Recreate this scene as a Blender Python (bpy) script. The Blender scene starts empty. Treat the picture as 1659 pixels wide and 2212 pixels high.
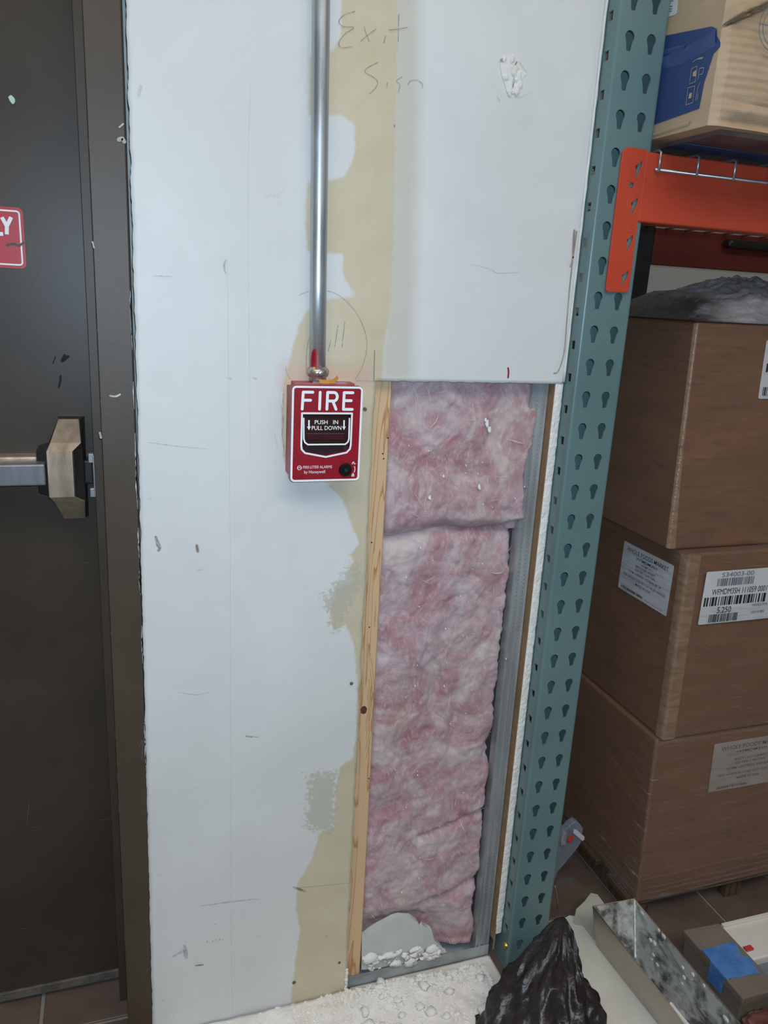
import bpy, bmesh, math, random
import numpy as np
from mathutils import Vector, Matrix, noise
random.seed(7)
SC = bpy.context.scene
COL = SC.collection

# ------------------------------------------------------------------ camera
F_PX, CAM_H, CAM_D = 1689.49, 1.29, 1.1288
PIT, YAW, ROL = 0.2720, 0.3318, 0.05434
_cy, _sy, _cp, _sp, _cr, _sr = (math.cos(YAW), math.sin(YAW), math.cos(PIT), math.sin(PIT), math.cos(ROL), math.sin(ROL))
FW = Vector((_sy*_cp, _cy*_cp, -_sp)); _r = Vector((_cy, -_sy, 0)); _u = _r.cross(FW)
RX = _cr*_r + _sr*_u; UP = -_sr*_r + _cr*_u
CAM = Vector((0, -CAM_D, CAM_H))
cd = bpy.data.cameras.new('camera'); cam = bpy.data.objects.new('camera', cd); COL.objects.link(cam)
cd.sensor_width = 36; cd.lens = F_PX/2212*36; cd.clip_start = 0.01; cd.clip_end = 50
M = Matrix((RX, UP, -FW)).transposed().to_4x4(); M.translation = CAM
cam.matrix_world = M
SC.camera = cam

# ------------------------------------------------------------------ world, lights, exposure
W = bpy.data.worlds.new('room_air'); SC.world = W; W.use_nodes = True
W.node_tree.nodes['Background'].inputs[0].default_value = (1.0, 0.95, 0.90, 1)
W.node_tree.nodes['Background'].inputs[1].default_value = 0.06
def area_light(name, loc, target, sx, sy, power, col):
    l = bpy.data.lights.new(name, 'AREA'); l.shape = 'RECTANGLE'; l.size = sx; l.size_y = sy
    l.energy = power; l.color = col
    o = bpy.data.objects.new(name, l); COL.objects.link(o); o.location = loc
    o.rotation_euler = (Vector(target)-Vector(loc)).to_track_quat('-Z', 'Y').to_euler()
    return o
# fluorescent ceiling fixtures of the stockroom aisle (above and behind the viewer) and the phone's flash
area_light('ceiling_fixture', (-0.5, -1.7, 3.3), (-0.5, -1.7, 0), 2.4, 1.2, 38, (1.0, 0.93, 0.84))
area_light('ceiling_fixture.001', (1.6, -2.6, 3.3), (1.6, -2.6, 0), 2.4, 1.2, 38, (1.0, 0.93, 0.84))
fl = bpy.data.lights.new('phone_flash', 'POINT'); fl.energy = 34.0; fl.color = (0.61, 0.80, 1.0); fl.shadow_soft_size = 0.006
flo = bpy.data.objects.new('phone_flash', fl); COL.objects.link(flo); flo.location = CAM + RX*0.012 + UP*0.022 - FW*0.01
SC.view_settings.view_transform = 'Standard'; SC.view_settings.look = 'None'
SC.view_settings.gamma = 1; SC.view_settings.use_curve_mapping = False
SC.view_settings.exposure = 0.0

# ------------------------------------------------------------------ helpers: photo pixel -> point on a real plane
def ray(px, py): return FW + RX*((px-829.5)/F_PX) - UP*((py-1106)/F_PX)
def onY(px, py, Y):
    d = ray(px, py); t = (Y+CAM_D)/d.y; return CAM + d*t
def onX(px, py, X):
    d = ray(px, py); return CAM + d*(X/d.x)
def onZ(px, py, Z):
    d = ray(px, py); return CAM + d*((Z-CAM_H)/d.z)

def srgb(h):
    c = [int(h[i:i+2], 16)/255 for i in (0, 2, 4)]
    return tuple((x/12.92 if x <= .04045 else ((x+.055)/1.055)**2.4) for x in c) + (1,)

# ------------------------------------------------------------------ materials
def newmat(name):
    m = bpy.data.materials.new(name); m.use_nodes = True
    nt = m.node_tree; return m, nt, nt.nodes['Principled BSDF']
def N(nt, t, **kw):
    n = nt.nodes.new(t)
    for k, v in kw.items(): setattr(n, k, v)
    return n
def ramp(nt, stops):
    r = N(nt, 'ShaderNodeValToRGB'); e = r.color_ramp.elements
    e[0].position, e[0].color = stops[0]; e[1].position, e[1].color = stops[-1]
    for p, c in stops[1:-1]:
        x = e.new(p); x.color = c
    return r
def noise_tex(nt, scale, detail=4, rough=.55, dist=0, vec=None):
    n = N(nt, 'ShaderNodeTexNoise'); n.inputs['Scale'].default_value = scale; n.inputs['Detail'].default_value = detail
    n.inputs['Roughness'].default_value = rough; n.inputs['Distortion'].default_value = dist
    if vec is not None: nt.links.new(vec, n.inputs['Vector'])
    return n
def coords(nt, scale=(1, 1, 1), rot=(0, 0, 0)):
    tc = N(nt, 'ShaderNodeTexCoord'); mp = N(nt, 'ShaderNodeMapping')
    mp.inputs['Scale'].default_value = scale; mp.inputs['Rotation'].default_value = rot
    nt.links.new(tc.outputs['Object'], mp.inputs['Vector']); return mp.outputs['Vector']
def bump(nt, b, height, strength, dist=.001):
    n = N(nt, 'ShaderNodeBump'); n.inputs['Strength'].default_value = strength; n.inputs['Distance'].default_value = dist
    nt.links.new(height, n.inputs['Height']); nt.links.new(n.outputs['Normal'], b.inputs['Normal']); return n
def simple(name, c1, c2=None, rough=.5, metal=0, scale=8, stretch=(1, 1, 1), bmp=0, bscale=200, lo=.35, hi=.65, spec=.5, dist=0, bdist=.001, rrange=None, coat=0):
    m, nt, b = newmat(name)
    b.inputs['Roughness'].default_value = rough; b.inputs['Metallic'].default_value = metal
    b.inputs['Specular IOR Level'].default_value = spec; b.inputs['Coat Weight'].default_value = coat
    a = srgb(c1); v = coords(nt, stretch)
    if c2:
        n = noise_tex(nt, scale, 5, .6, dist, v); r = ramp(nt, [(lo, a), (hi, srgb(c2))])
        nt.links.new(n.outputs['Fac'], r.inputs['Fac']); nt.links.new(r.outputs['Color'], b.inputs['Base Color'])
        if rrange:
            mr = N(nt, 'ShaderNodeMapRange'); mr.inputs['To Min'].default_value = rrange[0]; mr.inputs['To Max'].default_value = rrange[1]
            mr.inputs['From Min'].default_value = .3; mr.inputs['From Max'].default_value = .7
            nt.links.new(n.outputs['Fac'], mr.inputs['Value']); nt.links.new(mr.outputs['Result'], b.inputs['Roughness'])
    else: b.inputs['Base Color'].default_value = a
    if bmp:
        n2 = noise_tex(nt, bscale, 4, .6, 0, v); bump(nt, b, n2.outputs['Fac'], bmp, bdist)
    return m

def wall_material():
    m, nt, b = newmat('painted_drywall'); L = nt.links
    v = coords(nt)
    base = noise_tex(nt, 3.2, 4, .6, .4, v)
    r0 = ramp(nt, [(.35, srgb('D3D4D2')), (.65, srgb('DCDEDC'))]); L.new(base.outputs['Fac'], r0.inputs['Fac'])
    # bare paper and old beige paint where the tape was pulled
    tann = noise_tex(nt, 9, 5, .6, 0, v)
    rt = ramp(nt, [(.3, srgb('C6BA9C')), (.7, srgb('D2C8B0'))]); L.new(tann.outputs['Fac'], rt.inputs['Fac'])
    def mask(attr, amp, w, nscale):
        a = N(nt, 'ShaderNodeAttribute'); a.attribute_name = attr
        n = noise_tex(nt, nscale, 6, .65, 0, v)
        s = N(nt, 'ShaderNodeMath', operation='SUBTRACT'); L.new(n.outputs['Fac'], s.inputs[0]); s.inputs[1].default_value = .5
        k = N(nt, 'ShaderNodeMath', operation='MULTIPLY_ADD'); L.new(s.outputs[0], k.inputs[0]); k.inputs[1].default_value = amp; L.new(a.outputs['Fac'], k.inputs[2])
        mr = N(nt, 'ShaderNodeMapRange'); mr.inputs['From Min'].default_value = -w; mr.inputs['From Max'].default_value = w
        L.new(k.outputs[0], mr.inputs['Value']); return mr.outputs['Result']
    soft = mask('soft_band', .012, .012, 40)
    sm = N(nt, 'ShaderNodeMath', operation='MULTIPLY'); L.new(soft, sm.inputs[0]); sm.inputs[1].default_value = .8
    m1 = N(nt, 'ShaderNodeMix', data_type='RGBA'); L.new(sm.outputs[0], m1.inputs['Factor']); L.new(r0.outputs['Color'], m1.inputs['A']); m1.inputs['B'].default_value = srgb('C6C1B2')
    tan = mask('bare', .012, .0022, 48)
    m2 = N(nt, 'ShaderNodeMix', data_type='RGBA'); L.new(tan, m2.inputs['Factor']); L.new(m1.outputs['Result'], m2.inputs['A']); L.new(rt.outputs['Color'], m2.inputs['B'])
    sp = mask('sponged', .09, .004, 130)
    spk = N(nt, 'ShaderNodeMath', operation='MULTIPLY'); L.new(sp, spk.inputs[0]); spk.inputs[1].default_value = .75
    m3 = N(nt, 'ShaderNodeMix', data_type='RGBA'); L.new(spk.outputs[0], m3.inputs['Factor']); L.new(m2.outputs['Result'], m3.inputs['A']); m3.inputs['B'].default_value = srgb('B9B6A6')
    pink = mask('overspray', .02, .02, 60)
    pk = N(nt, 'ShaderNodeMath', operation='MULTIPLY'); L.new(pink, pk.inputs[0]); pk.inputs[1].default_value = .5
    m4 = N(nt, 'ShaderNodeMix', data_type='RGBA'); L.new(pk.outputs[0], m4.inputs['Factor']); L.new(m3.outputs['Result'], m4.inputs['A']); m4.inputs['B'].default_value = srgb('C98E86')
    # small scuffs
    sn = noise_tex(nt, 14, 6, .7, .6, coords(nt, (1, 1, 1.8))); sr = ramp(nt, [(.66, (1, 1, 1, 1)), (.8, (.72, .72, .70, 1))])
    L.new(sn.outputs['Fac'], sr.inputs['Fac'])
    m5 = N(nt, 'ShaderNodeMix', data_type='RGBA', blend_type='MULTIPLY'); m5.inputs['Factor'].default_value = 1; L.new(m4.outputs['Result'], m5.inputs['A']); L.new(sr.outputs['Color'], m5.inputs['B'])
    L.new(m5.outputs['Result'], b.inputs['Base Color'])
    b.inputs['Roughness'].default_value = .5; b.inputs['Specular IOR Level'].default_value = .3
    bn = noise_tex(nt, 60, 6, .6, 0, coords(nt, (2, 1, .8))); bump(nt, b, bn.outputs['Fac'], .12, .002)
    return m

def wool_material():
    m, nt, b = newmat('pink_glass_wool'); L = nt.links
    v = coords(nt, (1, 1, 1.1))
    n1 = noise_tex(nt, 10, 10, .66, 1.2, v)
    r1 = ramp(nt, [(.27, srgb('9E6870')), (.40, srgb('B0888F')), (.50, srgb('B79EA4')), (.60, srgb('C5B6B8')), (.74, srgb('CFC7BC'))])
    L.new(n1.outputs['Fac'], r1.inputs['Fac'])
    n2 = noise_tex(nt, 4.5, 4, .6, .8, v)
    r2 = ramp(nt, [(.42, (1, 1, 1, 1)), (.68, (.86, .74, .66, 1))]); L.new(n2.outputs['Fac'], r2.inputs['Fac'])
    mx = N(nt, 'ShaderNodeMix', data_type='RGBA', blend_type='MULTIPLY'); mx.inputs['Factor'].default_value = .75
    L.new(r1.outputs['Color'], mx.inputs['A']); L.new(r2.outputs['Color'], mx.inputs['B'])
    w1 = noise_tex(nt, 34, 8, .7, 3.0, coords(nt, (1.2, 1, .7), (0, .6, 0))); wr_ = ramp(nt, [(.50, (0, 0, 0, 1)), (.68, (.55, .55, .55, 1))]); L.new(w1.outputs['Fac'], wr_.inputs['Fac'])
    m2 = N(nt, 'ShaderNodeMix', data_type='RGBA'); L.new(wr_.outputs['Color'], m2.inputs['Factor']); L.new(mx.outputs['Result'], m2.inputs['A']); m2.inputs['B'].default_value = srgb('D6C8C8')
    L.new(m2.outputs['Result'], b.inputs['Base Color'])
    b.inputs['Roughness'].default_value = .9; b.inputs['Specular IOR Level'].default_value = .15
    b.inputs['Sheen Weight'].default_value = .25
    n3 = noise_tex(nt, 70, 8, .7, 2.5, coords(nt, (1, 1, .7), (0, .5, 0))); bump(nt, b, n3.outputs['Fac'], .35, .004)
    return m

def wood_material(name, c1, c2, sc=1.0, knot=None):
    m, nt, b = newmat(name); L = nt.links
    v = coords(nt, (16*sc, 16*sc, .8*sc))
    n = noise_tex(nt, 2.2, 3, .5, .6, v)
    w = N(nt, 'ShaderNodeMath', operation='MULTIPLY'); L.new(n.outputs['Fac'], w.inputs[0]); w.inputs[1].default_value = 9
    f = N(nt, 'ShaderNodeMath', operation='FRACT'); L.new(w.outputs[0], f.inputs[0])
    r = ramp(nt, [(0, srgb(c1)), (.7, srgb(c1)), (.93, srgb(c2)), (1, srgb(c1))]); L.new(f.outputs[0], r.inputs['Fac'])
    L.new(r.outputs['Color'], b.inputs['Base Color']); b.inputs['Roughness'].default_value = .6
    n2 = noise_tex(nt, 30, 3, .6, 0, v); bump(nt, b, n2.outputs['Fac'], .15, .001)
    return m

def film_material(name, base_fac, streak, scale=(1, 1, 1), tint='FFFFFF', rough=.12, gloss='F4F6FF', bs=1.0, bscale=30, bd=.004):
    m, nt, b = newmat(name); L = nt.links; nt.nodes.remove(b)
    out = nt.nodes['Material Output']
    tr = N(nt, 'ShaderNodeBsdfTransparent'); tr.inputs['Color'].default_value = srgb(tint)
    gl = N(nt, 'ShaderNodeBsdfGlossy'); gl.inputs['Color'].default_value = srgb(gloss); gl.inputs['Roughness'].default_value = rough
    v = coords(nt, scale)
    n = noise_tex(nt, bscale, 6, .65, .5, v)
    bp = N(nt, 'ShaderNodeBump'); bp.inputs['Strength'].default_value = bs; bp.inputs['Distance'].default_value = bd
    L.new(n.outputs['Fac'], bp.inputs['Height']); L.new(bp.outputs['Normal'], gl.inputs['Normal'])
    n2 = noise_tex(nt, bscale*.6, 5, .7, .3, v)
    mr = N(nt, 'ShaderNodeMapRange'); mr.inputs['From Min'].default_value = .5; mr.inputs['From Max'].default_value = .75
    mr.inputs['To Min'].default_value = base_fac; mr.inputs['To Max'].default_value = base_fac+streak
    L.new(n2.outputs['Fac'], mr.inputs['Value'])
    mx = N(nt, 'ShaderNodeMixShader'); L.new(mr.outputs['Result'], mx.inputs['Fac']); L.new(tr.outputs[0], mx.inputs[1]); L.new(gl.outputs[0], mx.inputs[2])
    L.new(mx.outputs[0], out.inputs['Surface'])
    return m

def speckle(name, base, spot, lo, hi, rough, metal, scale, rough2=None, bmp=.2):
    m = simple(name, base, spot, rough, metal, scale, bmp=bmp, bscale=scale*3, lo=lo, hi=hi)
    return m

def mark_material(name, col, strength, scale=60, stretch=(1, 1, 1)):
    m = simple(name, col, None, .6); nt = m.node_tree; b = nt.nodes['Principled BSDF']; L = nt.links
    n = noise_tex(nt, scale, 5, .7, .3, coords(nt, stretch))
    mr = N(nt, 'ShaderNodeMapRange'); mr.inputs['From Min'].default_value = .34; mr.inputs['From Max'].default_value = .62
    mr.inputs['To Min'].default_value = strength*.25; mr.inputs['To Max'].default_value = strength
    L.new(n.outputs['Fac'], mr.inputs['Value']); L.new(mr.outputs['Result'], b.inputs['Alpha']); return m

MT = {}
MT['wall'] = wall_material()
MT['wallplain'] = simple('plain_wall_paint', 'C9CCC6', 'D2D4CE', .6, scale=3)
MT['gypsum'] = simple('broken_gypsum', 'E6E4DE', 'F4F2EC', .9, scale=30, bmp=.8, bscale=160, bdist=.003)
MT['gypsumgrey'] = simple('grey_backed_gypsum', 'BFC5C0', 'CDD1CB', .85, scale=14, bmp=.25, bscale=120)
MT['kraft'] = simple('brown_paper_edge', '8A6A4C', '9C7C5C', .8, scale=20)
MT['wool'] = wool_material()
MT['stud'] = wood_material('pale_pine', 'D4B48C', 'B27C4C')
MT['galv'] = simple('galvanised_steel', 'A9AFB2', 'C4CACC', .42, .6, 25, (1, 1, .2), .12, 300, rrange=(.3, .5))
MT['track'] = simple('dusty_galvanised_track', '8E9596', 'B2B7B6', .6, .15, 18, bmp=.2, bscale=120)
MT['door'] = simple('dark_olive_brown_door_paint', '3A332A', '443B31', .42, 0, 5, bmp=.08, bscale=350, spec=.4)
MT['frame'] = simple('dark_brown_frame_paint', '44392D', '4C4134', .48, 0, 5, bmp=.12, bscale=200)
MT['chip'] = simple('chipped_white_paint', '8F8D88', 'D2D1CC', .8, scale=90)
MT['dark'] = simple('dark_gap', '1A1614', None, .8)
MT['pencil'] = mark_material('pencil_graphite', '6E706E', 0.6, 220)
MT['pencildark'] = simple('dark_pencil_graphite', '55585A', '707274', .6, scale=80)
MT['scuff'] = mark_material('grey_scuff', '7C8082', .32, 220)
MT['scuffdark'] = mark_material('dark_scuff', '3A3E44', .52, 220)
MT['seam'] = mark_material('paint_seam', '8E9698', .17, 30)
MT['facing'] = mark_material('faint_wall_stain', '9EA2A2', 0.2, 220)
MT['crack'] = simple('bead_crack', '8C7F74', 'B5A99C', .8, scale=30)
MT['tile'] = simple('brown_quarry_tile', '5A4A41', '6A5A50', .55, 0, 9, bmp=.2, bscale=150)
MT['grout'] = simple('tile_grout', '7A7670', '94908A', .9, scale=20, bmp=.3, bscale=200)
MT['red'] = simple('alarm_red_enamel', '921826', '9A1C2A', .32, 0, 30, bmp=.15, bscale=500)
MT['redbox'] = simple('faded_red_back_box', 'A0464A', 'B06866', .5, 0, 20, bmp=.2, bscale=200)
MT['white'] = simple('white_print', 'EDF0F2', None, .5)
MT['black'] = simple('black_plastic', '141414', None, .3)
MT['handle'] = simple('dark_smoked_handle', '2A1614', '36201A', .22, 0, 12, coat=.3)
MT['recess'] = simple('dark_red_recess', '2A0A0E', None, .5)
MT['emt'] = simple('zinc_conduit', 'B4B8BA', 'C6CACC', .4, .8, 60, (1, 1, .15), .06, 300, rrange=(.34, .48))
MT['redpaint'] = simple('red_spray_paint', '8E1420', 'A3303A', .4, 0, 60)
MT['diecast'] = simple('die_cast_connector', 'A99A98', 'C6BEBC', .3, .8, 60, bmp=.2, bscale=150)
MT['orange_strip'] = simple('orange_plastic_strip', 'C98A34', 'D9A04A', .4, scale=30)
MT['teal'] = simple('teal_rack_enamel', '5F7A7B', '678283', .33, 0, 4, bmp=.05, bscale=300, spec=.6)
MT['orange'] = simple('orange_rack_enamel', 'BC432C', 'C44C34', .42, 0, 6, bmp=.06, bscale=250)
MT['wire'] = simple('galvanised_wire', 'A2A6A8', 'B8BCBE', .35, .8, 40)
MT['brass'] = simple('brass_bolt', 'B79C50', 'CDB468', .35, .7, 40)
MT['crate'] = simple('brown_cardboard', '765640', '825F48', .62, 0, 6, (1, 1, 4), .12, 120)
MT['tan'] = simple('tan_cardboard', 'B0977A', 'BCA488', .7, 0, 7, (1, 1, 3), .15, 120)
MT['tape'] = simple('clear_brown_tape', '8A6E56', '9C8068', .2, 0, 30, (1, 1, 3), .5, 60, bdist=.003)
MT['under'] = simple('dark_printed_underside', '4A4048', '7A6656', .6, 0, 9)
MT['blue'] = simple('blue_print', '2B4270', '34497A', .5, 0, 8)
MT['bluefold'] = simple('blue_tape_fold', '2E4476', '4A5C8C', .4, 0, 10, (1, 1, 2))
MT['label'] = simple('white_label_paper', 'C9CDD0', 'D6D9DB', .5, scale=10)
MT['labeldim'] = simple('filmed_over_label', '9A9188', 'A79D94', .5, scale=20)
MT['ink'] = simple('black_ink', '26262A', None, .6)
MT['inkdim'] = simple('faded_ink', '6E6660', None, .6)
MT['inkgrey'] = simple('grey_ink', '6C7078', None, .6)
MT['silver'] = simple('satin_aluminium', 'B8A48E', 'C8B6A0', .36, .6, 14, (4, 4, 1), .06, 200, rrange=(.25, .42))
MT['steeldark'] = simple('dark_bronze_casting', '2C2A28', '383634', .4, .3, 20)
MT['signred'] = simple('red_sign_vinyl', 'B01B26', 'B9222D', .4, 0, 10)
MT['bag'] = simple('black_bin_liner', '262221', '322D2C', .36, 0, 12, bmp=.55, bscale=30, bdist=.006)
MT['board'] = simple('cream_board', 'D0CBBE', 'DAD6CB', .75, 0, 8, bmp=.1, bscale=80)
MT['boardgrey'] = simple('grey_torn_board', 'A9A799', 'B7B5A8', .8, 0, 8)
MT['sheet'] = simple('dusty_cream_sheet', 'E0D7CE', 'EFEAE3', .8, 0, 14, bmp=.35, bscale=60, bdist=.003)
MT['panin'] = simple('plaster_smeared_steel', '5E605E', 'CACCC8', .38, .45, 34, (1, .6, 1), .25, 50, lo=.38, hi=.56, dist=.5)
MT['panout'] = simple('beige_tinted_steel', 'B5ADA2', 'C4BCB0', .3, .8, 9, bmp=.05, bscale=60)
MT['plaster'] = simple('dry_plaster', 'D5D4CE', 'E6E5E0', .85, scale=40, bmp=.4, bscale=120)
MT['case'] = simple('smoky_clear_case', '756C62', '84796D', .14, 0, 12, coat=.5)
MT['bluetape'] = simple('blue_painters_tape', '3E70B4', '5A88C4', .6, 0, 30, bmp=.4, bscale=70)
MT['whiteplastic'] = simple('white_plastic', 'D9D4CC', 'E0DCD5', .4)
MT['redplastic'] = simple('red_plastic', 'C2463C', None, .4)
MT['junk'] = simple('red_brown_wrapper', '5E2A2A', '8A6A5E', .3, 0, 14, bmp=.5, bscale=40)
MT['junkgreen'] = simple('green_wrapper', '3F5A34', '6C7C4A', .3, 0, 20)
MT['pallet'] = wood_material('dark_pallet_wood', '5C4A38', '3E3024')
MT['film'] = film_material('stretch_film', .07, .30, (1.6, 1.6, 14), rough=.2, bs=1.0, bscale=14, bd=.02)
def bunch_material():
    # many layers of clear film: milky, the shade at the left painted dark and opaque
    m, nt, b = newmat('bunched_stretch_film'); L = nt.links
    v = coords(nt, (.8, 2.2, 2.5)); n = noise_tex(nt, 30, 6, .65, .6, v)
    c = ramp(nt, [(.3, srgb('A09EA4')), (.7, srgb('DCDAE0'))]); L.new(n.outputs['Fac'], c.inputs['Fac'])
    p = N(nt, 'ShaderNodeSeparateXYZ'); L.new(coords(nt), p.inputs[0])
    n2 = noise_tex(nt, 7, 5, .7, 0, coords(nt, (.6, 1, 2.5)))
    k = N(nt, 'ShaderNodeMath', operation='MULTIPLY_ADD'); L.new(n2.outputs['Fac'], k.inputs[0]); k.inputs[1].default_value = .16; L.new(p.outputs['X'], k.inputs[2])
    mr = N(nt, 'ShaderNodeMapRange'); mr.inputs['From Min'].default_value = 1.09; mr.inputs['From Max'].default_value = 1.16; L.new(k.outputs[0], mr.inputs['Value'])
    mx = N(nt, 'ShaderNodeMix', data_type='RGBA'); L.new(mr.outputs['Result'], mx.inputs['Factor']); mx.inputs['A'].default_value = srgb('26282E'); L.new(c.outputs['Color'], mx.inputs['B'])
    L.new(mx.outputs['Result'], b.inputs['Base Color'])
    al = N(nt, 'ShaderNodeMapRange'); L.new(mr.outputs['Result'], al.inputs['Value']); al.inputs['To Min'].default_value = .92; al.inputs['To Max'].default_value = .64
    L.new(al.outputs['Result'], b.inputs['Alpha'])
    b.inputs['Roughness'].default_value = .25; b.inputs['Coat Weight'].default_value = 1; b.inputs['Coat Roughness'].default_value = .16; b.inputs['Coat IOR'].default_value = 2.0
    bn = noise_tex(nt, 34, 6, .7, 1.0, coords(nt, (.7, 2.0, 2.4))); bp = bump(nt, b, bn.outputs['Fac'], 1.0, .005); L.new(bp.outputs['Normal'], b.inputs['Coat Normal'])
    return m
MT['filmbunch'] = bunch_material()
MT['bar'] = simple('brushed_push_bar', '8C8C92', '9C9CA2', .35, .6, 14, (4, 4, 1), .06, 200)
MT['clear'] = simple('cloudy_clear_plastic', '828894', '9AA0AC', .12, 0, 30, bmp=.4, bscale=60, bdist=.003); MT['clear'].node_tree.nodes['Principled BSDF'].inputs['Alpha'].default_value = .55
MT['flake'] = simple('white_plaster_flake', 'E4E4E2', None, .8)
MT['fibre'] = simple('pale_glass_fibre', 'C9AFB0', 'D6C4BC', .8, scale=30)

SOFT = {MT[k].name for k in ('pencil', 'scuff', 'scuffdark', 'seam', 'facing')}
# ------------------------------------------------------------------ mesh helpers
def tag(o, label=None, cat=None, group=None, kind=None):
    if label: o['label'] = label
    if cat: o['category'] = cat
    if group: o['group'] = group
    if kind: o['kind'] = kind
    return o
def link(name, me, mat, parent=None, smooth=False):
    o = bpy.data.objects.new(name, me); COL.objects.link(o)
    if mat is not None: me.materials.append(mat)
    if smooth:
        me.polygons.foreach_set('use_smooth', [True]*len(me.polygons))
    if parent is not None:
        o.parent = parent; o.matrix_parent_inverse = Matrix.Identity(4)
        o.matrix_world = Matrix.Identity(4)
        pw = world_of(parent)
        o.matrix_basis = pw.inverted()
    return o
def world_of(o):
    m = o.matrix_basis.copy()
    while o.parent is not None:
        o = o.parent; m = o.matrix_basis @ m
    return m
def empty(name, loc):
    o = bpy.data.objects.new(name, None); o.empty_display_size = .05; COL.objects.link(o); o.location = loc
    o.matrix_basis = Matrix.Translation(Vector(loc)); return o
def from_bm(name, bm, mat, parent=None, smooth=False):
    bmesh.ops.recalc_face_normals(bm, faces=bm.faces[:])
    me = bpy.data.meshes.new(name); bm.to_mesh(me); bm.free()
    return link(name, me, mat, parent, smooth)
def from_py(name, vs, fs, mat, parent=None, smooth=False):
    me = bpy.data.meshes.new(name); me.from_pydata([tuple(v) for v in vs], [], fs); me.validate(); me.update()
    return link(name, me, mat, parent, smooth)
def add_hex(bm, c):     # 8 corners: bottom 4 (ccw), top 4
    v = [bm.verts.new(p) for p in c]
    for f in ((0, 3, 2, 1), (4, 5, 6, 7), (0, 1, 5, 4), (1, 2, 6, 5), (2, 3, 7, 6), (3, 0, 4, 7)):
        bm.faces.new([v[i] for i in f])
    return v
def add_box(bm, x0, x1, y0, y1, z0, z1):
    return add_hex(bm, [(x0, y0, z0), (x1, y0, z0), (x1, y1, z0), (x0, y1, z0), (x0, y0, z1), (x1, y0, z1), (x1, y1, z1), (x0, y1, z1)])
def box(name, x0, x1, y0, y1, z0, z1, mat, parent=None, bev=0, seg=2):
    bm = bmesh.new(); add_box(bm, x0, x1, y0, y1, z0, z1)
    if bev: bmesh.ops.bevel(bm, geom=bm.edges[:], offset=bev, segments=seg, affect='EDGES', profile=.5)
    return from_bm(name, bm, mat, parent)
def hexa(name, c, mat, parent=None, bev=0, seg=2):
    bm = bmesh.new(); add_hex(bm, c)
    bmesh.ops.recalc_face_normals(bm, faces=bm.faces[:])
    if bev: bmesh.ops.bevel(bm, geom=bm.edges[:], offset=bev, segments=seg, affect='EDGES', profile=.5)
    return from_bm(name, bm, mat, parent)
def add_tube(bm, pts, r, seg=8, cap=True):
    pts = [Vector(p) for p in pts]; rings = []
    rr = r if hasattr(r, '__len__') else [r]*len(pts)
    ref = None
    for i, p in enumerate(pts):
        t = (pts[min(i+1, len(pts)-1)]-pts[max(i-1, 0)]).normalized()
        if ref is None: ref = t.orthogonal().normalized()
        a = (ref-t*ref.dot(t)).normalized(); ref = a; b = t.cross(a)
        rings.append([bm.verts.new(p+(a*math.cos(2*math.pi*k/seg)+b*math.sin(2*math.pi*k/seg))*rr[i]) for k in range(seg)])
    for A, B in zip(rings, rings[1:]):
        for k in range(seg): bm.faces.new((A[k], A[(k+1) % seg], B[(k+1) % seg], B[k]))
    if cap:
        bm.faces.new(rings[0][::-1]); bm.faces.new(rings[-1])
def tube(name, pts, r, mat, parent=None, seg=8, smooth=True):
    bm = bmesh.new(); add_tube(bm, pts, r, seg); return from_bm(name, bm, mat, parent, smooth)
def frame_map(O, U, V):
    O, U, V = Vector(O), Vector(U).normalized(), Vector(V); V = (V-U*V.dot(U)).normalized(); Nn = U.cross(V)
    return lambda u, v, n=0: O+U*u+V*v+Nn*n
WALLF = frame_map((0, 0, 0), (1, 0, 0), (0, 0, 1))     # n>0 points toward the viewer's side (-Y)
def plate(name, outer, holes, th, fm, mat, parent=None, bev=0):
    """flat plate (u,v outline with holes) with thickness th; its outer face at n=0, its back at n=-th"""
    cu = bpy.data.curves.new('outline', 'CURVE'); cu.dimensions = '2D'; cu.fill_mode = 'BOTH'; cu.extrude = th/2
    if bev: cu.bevel_depth = bev; cu.extrude = th/2-bev; cu.offset = -bev
    for loop in [outer]+list(holes):
        s = cu.splines.new('POLY'); s.points.add(len(loop)-1); s.use_cyclic_u = True
        for p, q in zip(s.points, loop): p.co = (q[0], q[1], 0, 1)
    o = bpy.data.objects.new('outline', cu); COL.objects.link(o)
    dg = bpy.context.evaluated_depsgraph_get(); dg.update()
    me = bpy.data.meshes.new_from_object(o.evaluated_get(dg)); bpy.data.objects.remove(o); bpy.data.curves.remove(cu)
    for v in me.vertices: v.co = fm(v.co.x, v.co.y, v.co.z-th/2)
    me.materials.clear(); me.name = name
    return link(name, me, mat, parent)
def text(name, s, fm, u, v, height, mat, parent, width=None, n=.0006, align='LEFT', th=.0002, shear=0, bold=0):
    cu = bpy.data.curves.new('lettering', 'FONT'); cu.body = s; cu.size = 1; cu.extrude = 0; cu.offset = bold; cu.shear = shear; cu.resolution_u = 3
    o = bpy.data.objects.new('lettering', cu); COL.objects.link(o)
    dg = bpy.context.evaluated_depsgraph_get(); dg.update()
    me = bpy.data.meshes.new_from_object(o.evaluated_get(dg)); bpy.data.objects.remove(o); bpy.data.curves.remove(cu)
    xs = [w.co.x for w in me.vertices]; x0, x1 = min(xs), max(xs)
    k = height/.70; kx = k if width is None else width/(x1-x0)
    W_ = (x1-x0)*kx; off = {'LEFT': 0, 'CENTER': -W_/2, 'RIGHT': -W_}[align]
    for w in me.vertices: w.co = fm(u+off+(w.co.x-x0)*kx, v+w.co.y*k, n)
    me.materials.clear(); me.name = name
    return link(name, me, mat, parent)
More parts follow.
